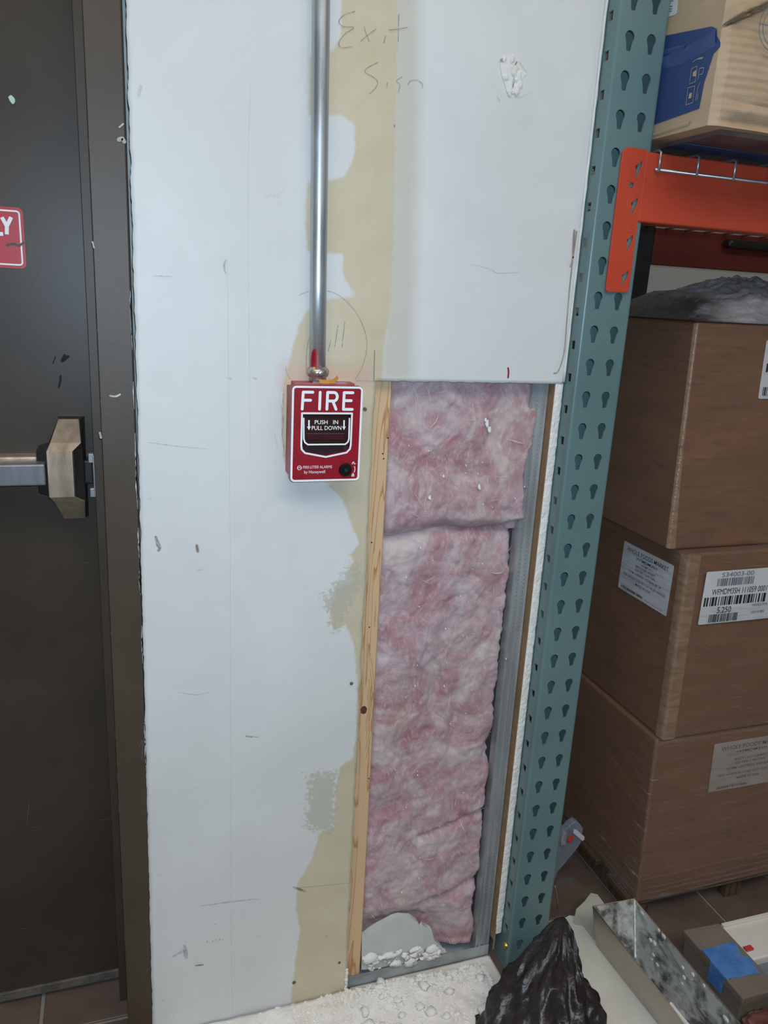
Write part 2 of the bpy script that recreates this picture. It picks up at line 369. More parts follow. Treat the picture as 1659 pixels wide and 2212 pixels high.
def strokes(name, lines, width, fm, mat, parent, n=.0005, closed=False, caps=True, taper=False):
    bm = bmesh.new()
    if mat in (MT['scuff'], MT['scuffdark'], MT['seam']) and width > .0011: taper = True
    n0 = n
    for li, ln in enumerate(lines):
        n = n0+.0001*li
        ln = [Vector(p).to_2d() for p in ln]
        if mat.name in SOFT or taper:       # one clean ribbon, no overlapping pieces
            if len(ln) == 2: ln = [ln[0].lerp(ln[1], t) for t in (0, .25, .5, .75, 1)]
            vs_ = []
            for i, p in enumerate(ln):
                d = (ln[min(i+1, len(ln)-1)]-ln[max(i-1, 0)]); q = Vector((-d.y, d.x)).normalized()*width/2
                if taper: q *= .25+.75*math.sin(math.pi*(.08+.84*i/(len(ln)-1)))*(.8+.4*noise.noise((p.x*400, p.y*400, 1)))
                vs_.append((bm.verts.new(fm(p.x-q.x, p.y-q.y, n)), bm.verts.new(fm(p.x+q.x, p.y+q.y, n))))
            for (a, b), (c, d) in zip(vs_, vs_[1:]): bm.faces.new((a, c, d, b))
            continue
        for i, (a, b) in enumerate(zip(ln, ln[1:])):
            d = b-a
            if d.length < 1e-7: continue
            q = Vector((-d.y, d.x)).normalized()*width/2
            bm.faces.new([bm.verts.new(fm(p.x, p.y, n+(.00002 if i % 2 else 0))) for p in (a-q, b-q, b+q, a+q)])
        if caps:
            for i, p in enumerate(ln):
                bm.faces.new([bm.verts.new(fm(p.x+math.cos(t*math.pi/6)*width/2, p.y+math.sin(t*math.pi/6)*width/2, n+.00004+.00001*(i % 5))) for t in range(12)])
    me = bpy.data.meshes.new(name); bm.to_mesh(me); bm.free()
    return link(name, me, mat, parent)
def rrect(u0, u1, v0, v1, r, seg=5):
    pts = []
    for cx, cy, a0 in ((u1-r, v1-r, 0), (u0+r, v1-r, 90), (u0+r, v0+r, 180), (u1-r, v0+r, 270)):
        for k in range(seg+1):
            a = math.radians(a0+90*k/seg); pts.append((cx+r*math.cos(a), cy+r*math.sin(a)))
    return pts
def ngon(cu, cv, r, seg=20): return [(cu+r*math.cos(2*math.pi*k/seg), cv+r*math.sin(2*math.pi*k/seg)) for k in range(seg)]
def smooth_line(pts, n=6):
    out = []
    P = [Vector(p).to_2d() for p in pts]
    for i in range(len(P)-1):
        p0, p1, p2, p3 = P[max(i-1, 0)], P[i], P[i+1], P[min(i+2, len(P)-1)]
        for k in range(n):
            t = k/n
            out.append(.5*((2*p1)+(p2-p0)*t+(2*p0-5*p1+4*p2-p3)*t*t+(3*p1-p0-3*p2+p3)*t**3))
    out.append(P[-1]); return out
def barcode(name, fm, u0, u1, v0, v1, mat, parent, n=.0006, seed=1):
    R = random.Random(seed); bm = bmesh.new(); u = u0; step = (u1-u0)/75
    while u < u1:
        w = step*R.choice((1, 1, 2, 2, 3)); 
        bm.faces.new([bm.verts.new(fm(a, b, n)) for a, b in ((u, v0), (min(u+w, u1), v0), (min(u+w, u1), v1), (u, v1))])
        u += w+step*R.choice((1, 1, 2))
    me = bpy.data.meshes.new(name); bm.to_mesh(me); bm.free(); return link(name, me, mat, parent)
def nz(x, y, z=0): return noise.noise((x, y, z))
def fbm(x, y, z=0, o=4):
    s, a, f = 0, 1, 1
    for _ in range(o): s += a*noise.noise((x*f, y*f, z*f)); a *= .5; f *= 2.03
    return s
def wp(pts): # photo points on the wall face -> (x, z)
    return [(lambda q: (q.x, q.z))(onY(a, b, 0)) for a, b in pts]
def sdf(P, poly):
    P = np.asarray(P); poly = np.asarray(poly); d = np.full(len(P), 1e9); ins = np.zeros(len(P), bool)
    for a, b in zip(poly, np.roll(poly, -1, 0)):
        e = b-a; w = P-a; t = np.clip((w@e)/max(e@e, 1e-12), 0, 1); d = np.minimum(d, np.hypot(*(w-t[:, None]*e).T))
        c = ((a[1] > P[:, 1]) != (b[1] > P[:, 1])); 
        with np.errstate(divide='ignore', invalid='ignore'): xi = (b[0]-a[0])*(P[:, 1]-a[1])/(b[1]-a[1])+a[0]
        ins ^= c & (P[:, 0] < xi)
    return np.where(ins, d, -d)

# ================================================================== SETTING
# ---- drywall face with the cut-out on the right
HX, HZ, WR, TOPZ, TH = .364, 1.1630, .6868, 2.25, .0155
def wall_left(z): return float(np.interp(z, [0, .1, 1.04, 1.62, 2.3], [.0125, .0133, .0205, .0230, .0255]))
xs = list(np.linspace(0, 1, 60)); nl = 60
xs_l = np.linspace(0, 1, nl); xs_r = np.linspace(HX, WR, 56)[1:]
zs = np.concatenate([np.linspace(0.0, HZ, 200), np.linspace(HZ, TOPZ, 190)[1:]])
verts, idx = [], {}
for j, z in enumerate(zs):
    l = wall_left(z)+.0016*fbm(z*40, 3.1)+.0012*max(0, nz(z*130, 9))
    hx = HX+.0022*nz(z*30, 5.5)+.0012*nz(z*140, 2.2)
    for i in range(nl+len(xs_r)):
        if i < nl: x = l+(hx-l)*xs_l[i] if z <= HZ else l+(HX-l)*xs_l[i]
        else:
            x = xs_r[i-nl]
            if z < HZ-1e-6: continue
        zz = z
        if abs(z-HZ) < 1e-6 and i >= nl: zz = z+.0011*nz(x*90, 1.7)+.0008*nz(x*300, 4.7)
        if i == nl+len(xs_r)-1: x = WR+.0010*fbm(z*35, 7.7)
        if j == 0: zz = .002
        y = .0009*nz(x*6, z*5, 2)+.0003*nz(x*40, z*30, 5)
        idx[i, j] = len(verts); verts.append((x, y, zz))
faces = []
for j in range(len(zs)-1):
    for i in range(nl+len(xs_r)-1):
        k = [(i, j), (i+1, j), (i+1, j+1), (i, j+1)]
        if all(q in idx for q in k): faces.append([idx[q] for q in k])
wall = from_py('wall_back', verts, faces, MT['wall'], None, True); tag(wall, kind='structure')
PX = np.array([(v[0], v[2]) for v in verts])
bare = [(741, -1300), (860, -1300), (860, 0), (853, 300), (848, 560), (843, 660), (828, 760), (826, 826), (840, 826), (840, 2230), (600, 2230), (628, 2165), (640, 2060), (648, 2010), (640, 1960), (642, 1910), (672, 1860), (690, 1800), (722, 1785), (725, 1700), (735, 1655), (762, 1640), (770, 1560), (772, 1480), (766, 1400), (748, 1350), (722, 1362), (712, 1330), (728, 1270), (765, 1255), (752, 1222), (738, 1215), (775, 1175), (742, 1085), (728, 1065), (700, 1040), (612, 1000), (606, 860), (614, 820), (630, 760), (645, 700), (672, 660), (690, 650), (770, 640), (742, 600), (740, 550), (664, 545), (658, 470), (664, 392), (745, 385), (768, 330), (765, 270), (735, 248), (668, 250), (668, 120), (720, 110), (738, 70)]
def attr(name, vals):
    a = wall.data.attributes.new(name, 'FLOAT', 'POINT'); a.data.foreach_set('value', np.asarray(vals, np.float32))
b0 = sdf(PX, wp(bare))
# isolated repair patches inside / beside the bare strip
p1 = sdf(PX, wp([(728, 1205), (755, 1195), (765, 1215), (742, 1228)])); p2 = sdf(PX, wp([(632, 1990), (640, 2060), (655, 2068), (652, 2010)]))
attr('bare', np.minimum(b0, -p1))
attr('soft_band', sdf(PX, wp([(835, -1300), (905, -1300), (905, 300), (898, 600), (892, 824), (820, 824), (830, 500)])))
attr('sponged', np.maximum(sdf(PX, wp([(660, 1665), (735, 1660), (728, 1800), (690, 1805), (655, 1790)])), sdf(PX, wp([(690, 1290), (770, 1200), (790, 1260), (770, 1300), (720, 1380)])))-.006)
attr('overspray', sdf(PX, wp([(618, 800), (800, 800), (800, 830), (618, 830)])))
md = wall.modifiers.new('thickness', 'SOLIDIFY'); md.thickness = TH; md.offset = -1
# which side is the back? normals must face -Y
if wall.data.polygons[0].normal.y > 0: wall.data.flip_normals()

# marks on the wall (paint seams, pencil, scuffs), each lying on the paint
def wallmark(name, lines, w, mat, sm=True, n=.0011):
    return strokes(name, [smooth_line(wp(l)) if sm and len(l) > 2 else wp(l) for l in lines], w, WALLF, MT[mat], wall, n)
E0 = lambda pts: [(560+a/2.592, b/2.592) for a, b in pts]
A0 = lambda pts: [(560+a/5.53, 700+b/5.53) for a, b in pts]
wallmark('pencil_lettering', [E0(p) for p in ([(535, 65), (475, 85), (445, 120), (470, 150), (530, 155), (480, 190), (445, 240), (460, 268), (520, 262)], [(585, 150), (600, 195), (615, 235)], [(655, 162), (610, 195), (565, 232)], [(705, 200), (697, 242)], [(780, 80), (776, 235)], [(722, 170), (775, 165), (830, 155)])], .0012, 'pencil')
wallmark('pencil_lettering', [E0(p) for p in ([(663, 350), (605, 380), (592, 405), (640, 435), (663, 465), (640, 505), (615, 525)], [(718, 460), (712, 492)], [(800, 430), (765, 455), (785, 475), (778, 520)], [(830, 475), (845, 455), (880, 450), (910, 470), (912, 495)])], .0011, 'pencil')
wallmark('pencil_circle', [E0(p) for p in ([(220, 1655), (250, 1640), (280, 1632)], [(380, 1628), (440, 1650), (510, 1710), (565, 1790), (597, 1880), (600, 1960), (580, 2040), (560, 2085), (535, 2125)], [(285, 1870), (268, 1940), (262, 2010), (264, 2090)])]+[A0([(310, 505), (330, 590), (375, 660)])], .0008, 'pencil')
wallmark('pencil_lettering', [E0(p) for p in ([(400, 1905), (384, 1968)], [(440, 1820), (422, 1940)], [(478, 1800), (462, 1945)])], .0010, 'pencil')
wallmark('pencil_line', [[(809, 757), (807, 821)]], .0009, 'pencildark', False)
wallmark('pencil_line', [[(768, 822), (850, 824)]], .0007, 'pencil', False)
wallmark('paint_seam', [[(491, 560), (497, 1180), (498, 1560), (499, 1900), (501, 2190)]], .0008, 'seam')
wallmark('paint_seam', [[(541, 180), (536, 370), (537, 640), (541, 980)]], .0007, 'seam')
wallmark('bead_crack', [[(1245, 500), (1232, 600), (1224, 690), (1218, 760), (1206, 800), (1196, 806)]], .0022, 'crack')
wallmark('bead_crack', [[(1240, 498), (1236, 560), (1232, 575)]], .0035, 'crack')
for pts, w, m_ in [
    ([(336, 1157), (340, 1172), (345, 1184), (340, 1190)], .006, 'scuffdark'), ([(320, 955), (370, 962), (448, 970)], .0016, 'scuff'),
    ([(425, 1178), (427, 1190)], .004, 'crack'), ([(425, 1232), (441, 1229)], .002, 'scuff'), ([(488, 560), (484, 575), (488, 592)], .004, 'scuff'),
    ([(372, 2066), (390, 2056), (402, 2052)], .006, 'scuff'), ([(398, 2040), (403, 2070)], .009, 'scuff'), ([(421, 2085), (440, 2083)], .004, 'scuffdark'), ([(560, 1592), (530, 1589), (545, 1592)], .002, 'scuffdark'),
    ([(430, 1957), (500, 1947), (560, 1940)], .003, 'scuff'), ([(640, 1917), (700, 1912), (758, 1906)], .002, 'scuff'),
    ([(632, 1915), (660, 1925)], .005, 'scuffdark'), ([(385, 1495), (425, 1500), (455, 1493)], .0015, 'scuff'), ([(330, 596), (372, 597)], .0015, 'scuff'),
    ([(1016, 570), (1060, 582), (1075, 590), (1123, 588)], .0014, 'scuff'), ([(230, 850), (260, 854)], .0001, 'scuff'), ([(545, 815), (556, 819)], .002, 'scuff'), ([(487, 815), (500, 818), (497, 822)], .002, 'scuff'),
    ([(298, 195), (305, 198)], .014, 'facing'), ([(852, 268), (852, 274)], .0016, 'scuffdark'), ([(700, 1885), (755, 1880)], .0001, 'scuff')]:
    wallmark('scuff_mark', [pts], w, m_)
for x, y in [(447, 2033), (459, 2031), (466, 2029), (474, 2028), (481, 2028), (465, 1995), (352, 2160), (560, 2020), (705, 2019), (850, 272)]:
    wallmark('scuff_mark', [[(x, y), (x+1, y+2)]], .0025, 'scuffdark', False)
wallmark('paint_drip', [[(1097, 795), (1098, 803), (1097, 815)]], .0028, 'redpaint')
for x, y, r in [(788, 884, .0032), (759, 1476, .0030), (635, 2122, .0035), (733, 2079, .0026)]:
    q = onY(x, y, 0); plate('screw_hole', ngon(q.x, q.z, r, 12), [], .0012, lambda u, v, n=0: WALLF(u, v, n+.0014), MT['scuffdark'], wall)
# torn gouge near the top right of the wall
q = lambda a, b: (lambda p: (p.x, p.z))(onY(560+a/2.592, b/2.592, 0))
gouge = smooth_line([q(*p) for p in [(1345, 345), (1370, 325), (1405, 322), (1450, 340), (1470, 380), (1495, 410), (1472, 440), (1465, 490), (1450, 520), (1390, 522), (1375, 480), (1355, 420), (1345, 345)]], 4)[:-1]
plate('torn_paper', [tuple(p) for p in gouge], [], .0012, lambda u, v, n=0: WALLF(u, v, n+.0016), MT['plaster'], wall)
for pts, w, m_ in ([[(1440, 345), (1422, 380), (1428, 430), (1415, 470), (1418, 495)], .0045, 'scuff'], [[(1440, 345), (1424, 378)], .0022, 'scuffdark'], [[(1424, 455), (1415, 490)], .0026, 'scuffdark'], [[(1350, 340), (1372, 335)], .004, 'crack'], [[(1450, 345), (1475, 385), (1498, 412)], .002, 'scuff'], [[(1385, 545), (1450, 550), (1510, 520)], .0020, 'seam'], [[(1325, 540), (1345, 572)], .0020, 'scuff']):
    strokes('gouge_edge', [smooth_line([q(*p) for p in pts])], w, WALLF, MT[m_], wall, .0026)
bm = bmesh.new()
for a, b, r in [(1430, 400, .006), (1445, 430, .006), (1455, 470, .005), (1440, 505, .005), (1400, 512, .004), (1415, 330, .004), (1370, 332, .003), (1378, 430, .004)]:
    p = q(a, b); mt = Matrix.Translation((p[0], -.002, p[1])) @ Matrix.Diagonal((1, .5, 1.5, 1))
    bmesh.ops.create_icosphere(bm, subdivisions=2, radius=r, matrix=mt)
for v in bm.verts: v.co += Vector((nz(v.co.x*300, v.co.z*300), nz(v.co.x*200, v.co.z*200, 4)*.4, nz(v.co.z*300, v.co.x*300, 2)))*.0022
from_bm('plaster_lump', bm, MT['plaster'], wall)
# corner bead ridge of the wall's right end (above the cut-out) and chips along it
bm = bmesh.new()
pts = [(WR-.001+.0008*fbm(z*30, 1), -.0008, z) for z in np.linspace(HZ+.004, TOPZ, 60)]
add_tube(bm, pts, [.0022+.0010*nz(p[2]*60, 3) for p in pts], 8)
from_bm('corner_bead', bm, MT['plaster'], wall, True)
# side sheet of the wall's right end, its raw gypsum edge facing forward beside the cut-out
zz = np.linspace(.066, HZ+.001, 150); vs, fs = [], []
for k, z in enumerate(zz):
    cut = max(0, .12-z)*.12
    xl = .6730+.0006*nz(z*60, 1)+.0004*nz(z*200, 8); xr = WR+.0005-cut*.1+.0011*fbm(z*50, 4)
    for x in (xl, xl+.004, (xl+xr)/2, xr-.003, xr): vs.append((x, .0006+.0018*fbm(x*150, z*90, 1)*.6+(.001 if x in (xl, xr) else 0), z))
    vs.append((xr, .125, z)); vs.append((xl, .125, z))
for k in range(len(zz)-1):
    for i in range(7): a, b = k*7+i, k*7+(i+1) % 7; fs.append((a, b, b+7, a+7))
fs.append(tuple(range(6, -1, -1))); fs.append(tuple((len(zz)-1)*7+i for i in range(7)))
o = from_py('wall_right', vs, fs, MT['gypsum'], None); tag(o, kind='structure')
pl = box('paper_facing', .6712, .6728, .0012, .12, .05, HZ, MT['kraft'], o)
box('upper_sheet', .6730, WR-.0004, TH+.001, .125, HZ+.003, TOPZ, MT['gypsum'], o)
# ragged paper strip at the foot of the side sheet
strokes('torn_paper', [[(.672, .03), (.6725, .055), (.6715, .09)]], .004, WALLF, MT['kraft'], o, -.0005)
# back side of the stud wall and the far wall of the stockroom
tag(box('wall_back_rear', .02, .672, .127, .140, 0, TOPZ, MT['gypsumgrey']), kind='structure')
far = box('wall_far', .70, 3.2, 1.55, 1.60, 0, 2.6, MT['wallplain']); tag(far, kind='structure')
for x in (1.85, 2.55): box('panel_joint', x, x+.004, 1.548, 1.5505, 0, 2.6, MT['scuff'], far)

# ---- door frame (trim) and door
prof = [(.0165, .003), (-.0270, .003), (-.0270, .100), (-.0420, .100), (-.0420, .143), (-.0270, .143), (-.0270, .165), (-.0255, .165), (-.0255, .0045), (.0165, .0045), (.0165, .003)][:-1]
vs = [(x, y, z) for z in (0.0, 2.25) for x, y in prof]; n = len(prof)
fs = [(i, (i+1) % n, (i+1) % n+n, i+n) for i in range(n)]+[tuple(range(n-1, -1, -1)), tuple(range(n, 2*n))]
trim = from_py('trim_1', vs, fs, MT['frame']); tag(trim, kind='structure')
bv = trim.modifiers.new('soft_edges', 'BEVEL'); bv.width = .0012; bv.segments = 2; bv.limit_method = 'ANGLE'
# chipped paint along the frame's right edge
bm = bmesh.new(); R = random.Random(3)
for k in range(44):
    z = R.uniform(.02, 1.35)-.25*R.random(); l = R.uniform(.01, .07); n_ = 7; w = R.uniform(.0004, .0016)
    if z < .01: continue
    rt = [(.0171, z+l*i/(n_-1)) for i in range(n_)]; lf = [(.0168-w*math.sin(math.pi*(.06+.88*i/(n_-1)))*R.uniform(.3, 1.5), z+l*i/(n_-1)) for i in range(n_)]
    R_ = [bm.verts.new((a, .0024, b)) for a, b in rt]; L_ = [bm.verts.new((a, .0024, b)) for a, b in lf]
    for i in range(n_-1): bm.faces.new((L_[i], R_[i], R_[i+1], L_[i+1]))
o = from_bm('paint_chips', bm, MT['chip'], trim); tag(o, kind='stuff')
bm = bmesh.new()
for k in range(16):
    z = R.uniform(.05, 1.5); l = R.uniform(.002, .018); w = R.uniform(.0005, .0014)
    bm.faces.new([bm.verts.new((-.0270+a, .0024, b)) for a, b in ((0, z), (w, z), (w, z+l), (0, z+l))])
o = from_bm('paint_chips', bm, MT['scuff'], trim); tag(o, kind='stuff')
FRF = frame_map((0, .0024, 0), (1, 0, 0), (0, 0, 1))
fp = lambda pts: [(lambda p: (p.x, p.z))(onY(a, b, .003)) for a, b in pts]
for pts, w, m_ in [([(238, 855), (250, 856), (259, 852)], .0025, 'chip'), ([(225, 526), (250, 522), (266, 518)], .0012, 'scuff'), ([(258, 275), (266, 268)], .002, 'chip'), ([(257, 302), (264, 300), (268, 306)], .005, 'chip'), ([(300, 1615), (308, 1600), (306, 1640)], .003, 'scuff'), ([(200, 523), (203, 535)], .002, 'chip'), ([(216, 935), (218, 945)], .003, 'chip')]:
    strokes('scrape_mark', [smooth_line(fp(pts))], w, FRF, MT[m_], trim, .0003)
gap = box('trim_2', .0172, .0188, .004, .0145, 0.0, TOPZ, MT['dark']); tag(gap, kind='structure')

DY = .147
door = box('door_1', -.95, -.0285, DY, DY+.045, .012, 2.15, MT['door'], None, .002); tag(door, kind='structure')
DF = frame_map((0, DY-.0004, 0), (1, 0, 0), (0, 0, 1))
dp = lambda pts, Y=DY: [(lambda p: (p.x, p.z))(onY(a, b, Y)) for a, b in pts]
for pts, w, m_ in [([(120, 770), (114, 785)], .0014, 'dark'), ([(140, 768), (134, 780), (147, 770)], .004, 'dark'), ([(131, 812), (130, 825), (127, 836)], .003, 'dark'), ([(64, 1722), (61, 1750), (58, 1776)], .0022, 'scuff'),
                   ([(0, 1640), (30, 1636), (60, 1634)], .0014, 'frame'), ([(58, 1788), (85, 1785)], .0018, 'scuff'), ([(210, 1772), (240, 1768)], .002, 'scuff'), ([(45, 2005), (55, 2005)], .002, 'scuff'), ([(28, 420), (29, 422)], .002, 'scuff'), ([(85, 510), (86, 512)], .0025, 'scuff'), ([(181, 1217), (190, 1213)], .0012, 'scuff')]:
    strokes('scrape_mark', [smooth_line(dp(pts))], w, DF, MT[m_], door, .0004)
plate('paint_fleck', smooth_line(dp([(18, 210), (24, 206), (32, 214), (32, 222), (27, 225), (20, 216)]))[:-1], [], .0008, lambda u, v, n=0: DF(u, v, n+.001), simple('pale_green_fleck', 'A9D6B4', 'DDE6DE', .6, scale=80), door)
box('door_sweep', -.95, -.043, DY-.004, DY+.002, .012, .030, simple('worn_sweep_metal', '5E5A54', '7C7872', .5, .3, 40), door, .001)
# exit device on the door
FY = .085
hf = [onY(*p, FY) for p in [(101, 976), (155, 976), (162, 1075), (106, 1073)]]
fx0, fx1, fz0, fz1 = -.1058, -.0711, .9738, 1.0425
bx0, bx1, bz0, bz1 = -.116, -.0560, .9275, 1.0830
bm = bmesh.new()
prof = [(bz0, DY, -.0900, -.0600), (bz0, DY-.018, -.0900, -.0600), (fz0-.0095, FY+.008, -.1000, -.0575), (fz0, FY, fx0, fx1), (fz1, FY, fx0, fx1), (fz1+.011, FY+.0105, -.1010, -.0590), (bz1, DY-.018, -.0905, -.0618), (bz1, DY, -.0905, -.0618)]
L_ = [(bm.verts.new((a, y, z)), bm.verts.new((b, y, z))) for z, y, a, b in prof]
for (a, b), (c, d) in zip(L_, L_[1:]): bm.faces.new((a, b, d, c))
ed = from_bm('exit_device', bm, MT['silver'], door)
sd = ed.modifiers.new('thickness', 'SOLIDIFY'); sd.thickness = .0015
# dark cast body behind the bright cover
bm = bmesh.new()
sec = [(bz0-.001, DY, -.092, -.0545), (bz0, DY-.014, -.0905, -.0590), (fz0-.0098, FY+.0105, -.1005, -.0565), (fz0-.001, FY+.003, fx0-.0015, fx1+.0015), (fz1+.001, FY+.003, fx0-.0015, fx1+.0015), (fz1+.0114, FY+.013, -.1015, -.0580), (bz1, DY-.014, -.0910, -.0600), (bz1+.002, DY, -.092, -.0540)]
A_ = [bm.verts.new((a, y+.0015, z)) for z, y, a, b in sec]; B_ = [bm.verts.new((b, y+.0015, z)) for z, y, a, b in sec]
bm.faces.new(A_[::-1]); bm.faces.new(B_)
for i in range(8): j = (i+1) % 8; bm.faces.new((A_[i], A_[j], B_[j], B_[i]))
from_bm('body_casting', bm, MT['steeldark'], ed)
hexa('body_wing', [(-.122, FY+.022, .975), (-.104, FY+.014, .972), (-.104, DY, .972), (-.122, DY, .975), (-.122, FY+.022, 1.040), (-.104, FY+.014, 1.046), (-.104, DY, 1.046), (-.122, DY, 1.040)], MT['steeldark'], ed, .002)
box('latch_bolt', -.062, -.0440, DY-.030, DY-.002, .985, 1.022, MT['steeldark'], ed, .003)
bar = box('push_bar', -.36, -.1092, FY-.002, FY+.030, .9925, 1.0245, MT['bar'], door, .0025)
rail = box('mounting_rail', -.36, -.1215, DY-.030, DY, .985, 1.0290, MT['silver'], door, .003)
box('rail_groove', -.36, -.1220, DY-.0306, DY-.028, 1.010, 1.0135, MT['dark'], rail)
strike = box('strike_plate', -.0445, -.0405, .112, .1405, .968, 1.030, MT['galv'], trim, .001)
for z in (.972, 1.026): box('strike_lip', -.0505, -.0425, .113, .124, z-.007, z+.007, MT['galv'], strike, .001)

# red sign on the door (top-level thing)
sy = DY-.0014
q0, q1 = onY(52, 450, sy), onY(54, 580, sy)
sx1, sz1, sz0 = -.1215, 1.3790, 1.2970
SF = frame_map((0, sy, 0), (1, 0, 0), (0, 0, 1))
sign = plate('door_sign', rrect(-.335, sx1, sz0, sz1, .007), [], .0012, SF, MT['signred'])
tag(sign, 'red sign with white outline and white capitals on the dark brown door', 'sign')
rr = rrect(-.331, sx1-.005, sz0+.005, sz1-.005, .004)
strokes('sign_outline', [rr+[rr[0]]], .0022, SF, MT['white'], sign, .0004)
sxp = lambda a, b: (lambda p: (p.x, p.z))(onY(a/2.9625, b/2.9625, sy))
strokes('sign_lettering', [[sxp(-30, 1385), sxp(-30, 1497), sxp(20, 1497)], [sxp(12, 1390), sxp(44, 1448), sxp(44, 1500)], [sxp(72, 1390), sxp(44, 1448)]], .0050, SF, MT['white'], sign, .0004, caps=False)
strokes('sign_tear', [smooth_line([sxp(45, 1568), sxp(90, 1560), sxp(120, 1572), sxp(152, 1552)])], .0030, SF, MT['frame'], sign, .0008)
strokes('sign_tear', [smooth_line([sxp(60, 1562), sxp(100, 1566), sxp(135, 1572)])], .0016, SF, MT['scuff'], sign, .0010)

# ---- floor with its tiles
flr = box('floor', -1.0, 3.2, -1.6, 1.6, -.05, -.004, MT['grout']); tag(flr, kind='structure')
TS, G = .200, .007
tile_me = None
for i in range(-2, 12):
    for j in range(-2, 6):
        x, y = -.177+i*TS, .065+j*TS
        if tile_me is None:
            o = box('tile', G/2, TS-G/2, G/2, TS-G/2, -.012, 0, MT['tile'], None, .0012, 1); tile_me = o.data
        else:
            o = bpy.data.objects.new('tile', tile_me); COL.objects.link(o)
        o.location = (x, y, -.0004*random.random()); o.parent = flr
tag(o, None)

# ================================================================== INSIDE THE CUT-OUT
# pine stud
bm = bmesh.new(); nzv = 90
zs_ = np.linspace(.0275, 1.30, nzv); rings = []
for z in zs_:
    bow = .0012*nz(z*2, 1)
    rings.append([bm.verts.new(p) for p in ((.358+bow, TH+.0008, z), (.3945+bow, TH+.0008, z), (.3965+bow, TH+.003, z), (.3965+bow, .105, z), (.358+bow, .105, z))])
for A, B in zip(rings, rings[1:]):
    for k in range(5): bm.faces.new((A[k], A[(k+1) % 5], B[(k+1) % 5], B[k]))
bm.faces.new(rings[0][::-1]); bm.faces.new(rings[-1])
stud = from_bm('wood_stud', bm, MT['stud']); tag(stud, 'pale pine wall stud with a dark knot at the left of the opening', 'stud')
STF = frame_map((0, TH+.0006, 0), (1, 0, 0), (0, 0, 1))
sp_ = lambda a, b: (lambda p: (p.x, p.z))(onY(a, b, TH))
k0 = sp_(786, 1534)
plate('knot', [(k0[0]+.0058*math.cos(t*.42)*(1+.12*math.sin(3*t)), k0[1]+.0075*math.sin(t*.42)) for t in range(15)], [], .0008, lambda u, v, n=0: STF(u, v, n+.0006), simple('knot_wood', '4A2E20', '6A452E', .5, scale=200), stud)
MT['grain'] = simple('dark_grain', 'A87A4E', 'B88C5E', .6, scale=60)
for k, s_ in enumerate((-1, 1)):
    for r in (9, 13, 18, 24, 30):
        pts = [(k0[0]+s_*(.0068+.00075*(r-9)*(1-abs(t)**1.5)*.5+.0002*r)*(1 if abs(t) < .35 else 1) - s_*.004*abs(t), k0[1]+t*.0032*r) for t in np.linspace(-1, 1, 13)]
        pts = [(min(max(x, .3652), .3940), z) for x, z in pts]
        strokes('grain_line', [smooth_line(pts, 3)], .0007, STF, MT['grain'], stud, .0003, caps=False)
for x, y in [(838, 946), (827, 980), (829, 991), (803, 1172), (798, 1355), (797, 1682)]:
    p = sp_(x, y); plate('nail_hole', ngon(p[0], p[1], .0012, 8), [], .0006, lambda u, v, n=0: STF(u, v, n+.0005), MT['dark'], stud)

# steel stud: ribbed flange facing forward
bm = bmesh.new(); prof = []
w0, w1 = .6400, .6695
for u, d in [(0, .0), (.06, 0), (.10, .0025), (.22, .0025), (.27, 0), (.38, 0), (.43, .003), (.60, .003), (.65, 0), (.80, 0), (.85, .002), (.97, .002), (1, 0)]:
    prof.append((w0+(w1-w0)*u, TH+.0010+d))
prof += [(w1, .100), (w1-.0012, .100), (w1-.0012, TH+.006), (w0+.001, TH+.006), (w0+.001, .022+TH), (w0, .022+TH)]
prof_bottom, z0, z1 = prof, .010, 1.30
n = len(prof); vs = [(x, y, z) for z in np.linspace(z0, z1, 8) for x, y in prof]
fs = [(k*n+i, k*n+(i+1) % n, (k+1)*n+(i+1) % n, (k+1)*n+i) for k in range(7) for i in range(n)]
sst = from_py('steel_stud', vs, fs, MT['galv']); tag(sst, 'ribbed galvanised steel stud at the right edge of the opening', 'stud')
bm = bmesh.new()
for k in range(150):
    z = .03+k*.0075
    for u in (.33, .72): add_box(bm, w0+(w1-w0)*u-.0005, w0+(w1-w0)*u+.0005, TH+.0004, TH+.0012, z, z+.003)
o = from_bm('knurl_dots', bm, MT['wire'], sst); tag(o, kind='stuff')
p = onY(1152, 1052, TH); add = bmesh.new(); bmesh.ops.create_uvsphere(add, u_segments=10, v_segments=6, radius=.003, matrix=Matrix.Translation((.6440, TH+.001, p.z)))
from_bm('screw_head', add, MT['wire'], sst, True)
p = onY(1100, 1424, TH); add = bmesh.new(); bmesh.ops.create_uvsphere(add, u_segments=10, v_segments=6, radius=.003, matrix=Matrix.Translation((.6425, TH+.001, p.z)))
from_bm('screw_head', add, MT['wire'], sst, True)
# bottom track
bm = bmesh.new(); add_box(bm, .355, .6705, TH-.0012+.0016, TH+.0016, .0015, .0260); add_box(bm, .355, .6705, TH+.0016, .123, .0015, .0035); add_box(bm, .355, .6705, .121, .123, .0035, .030)
trk = from_bm('floor_track', bm, MT['track']); tag(trk, 'dusty grey steel floor track along the bottom of the opening', 'track')

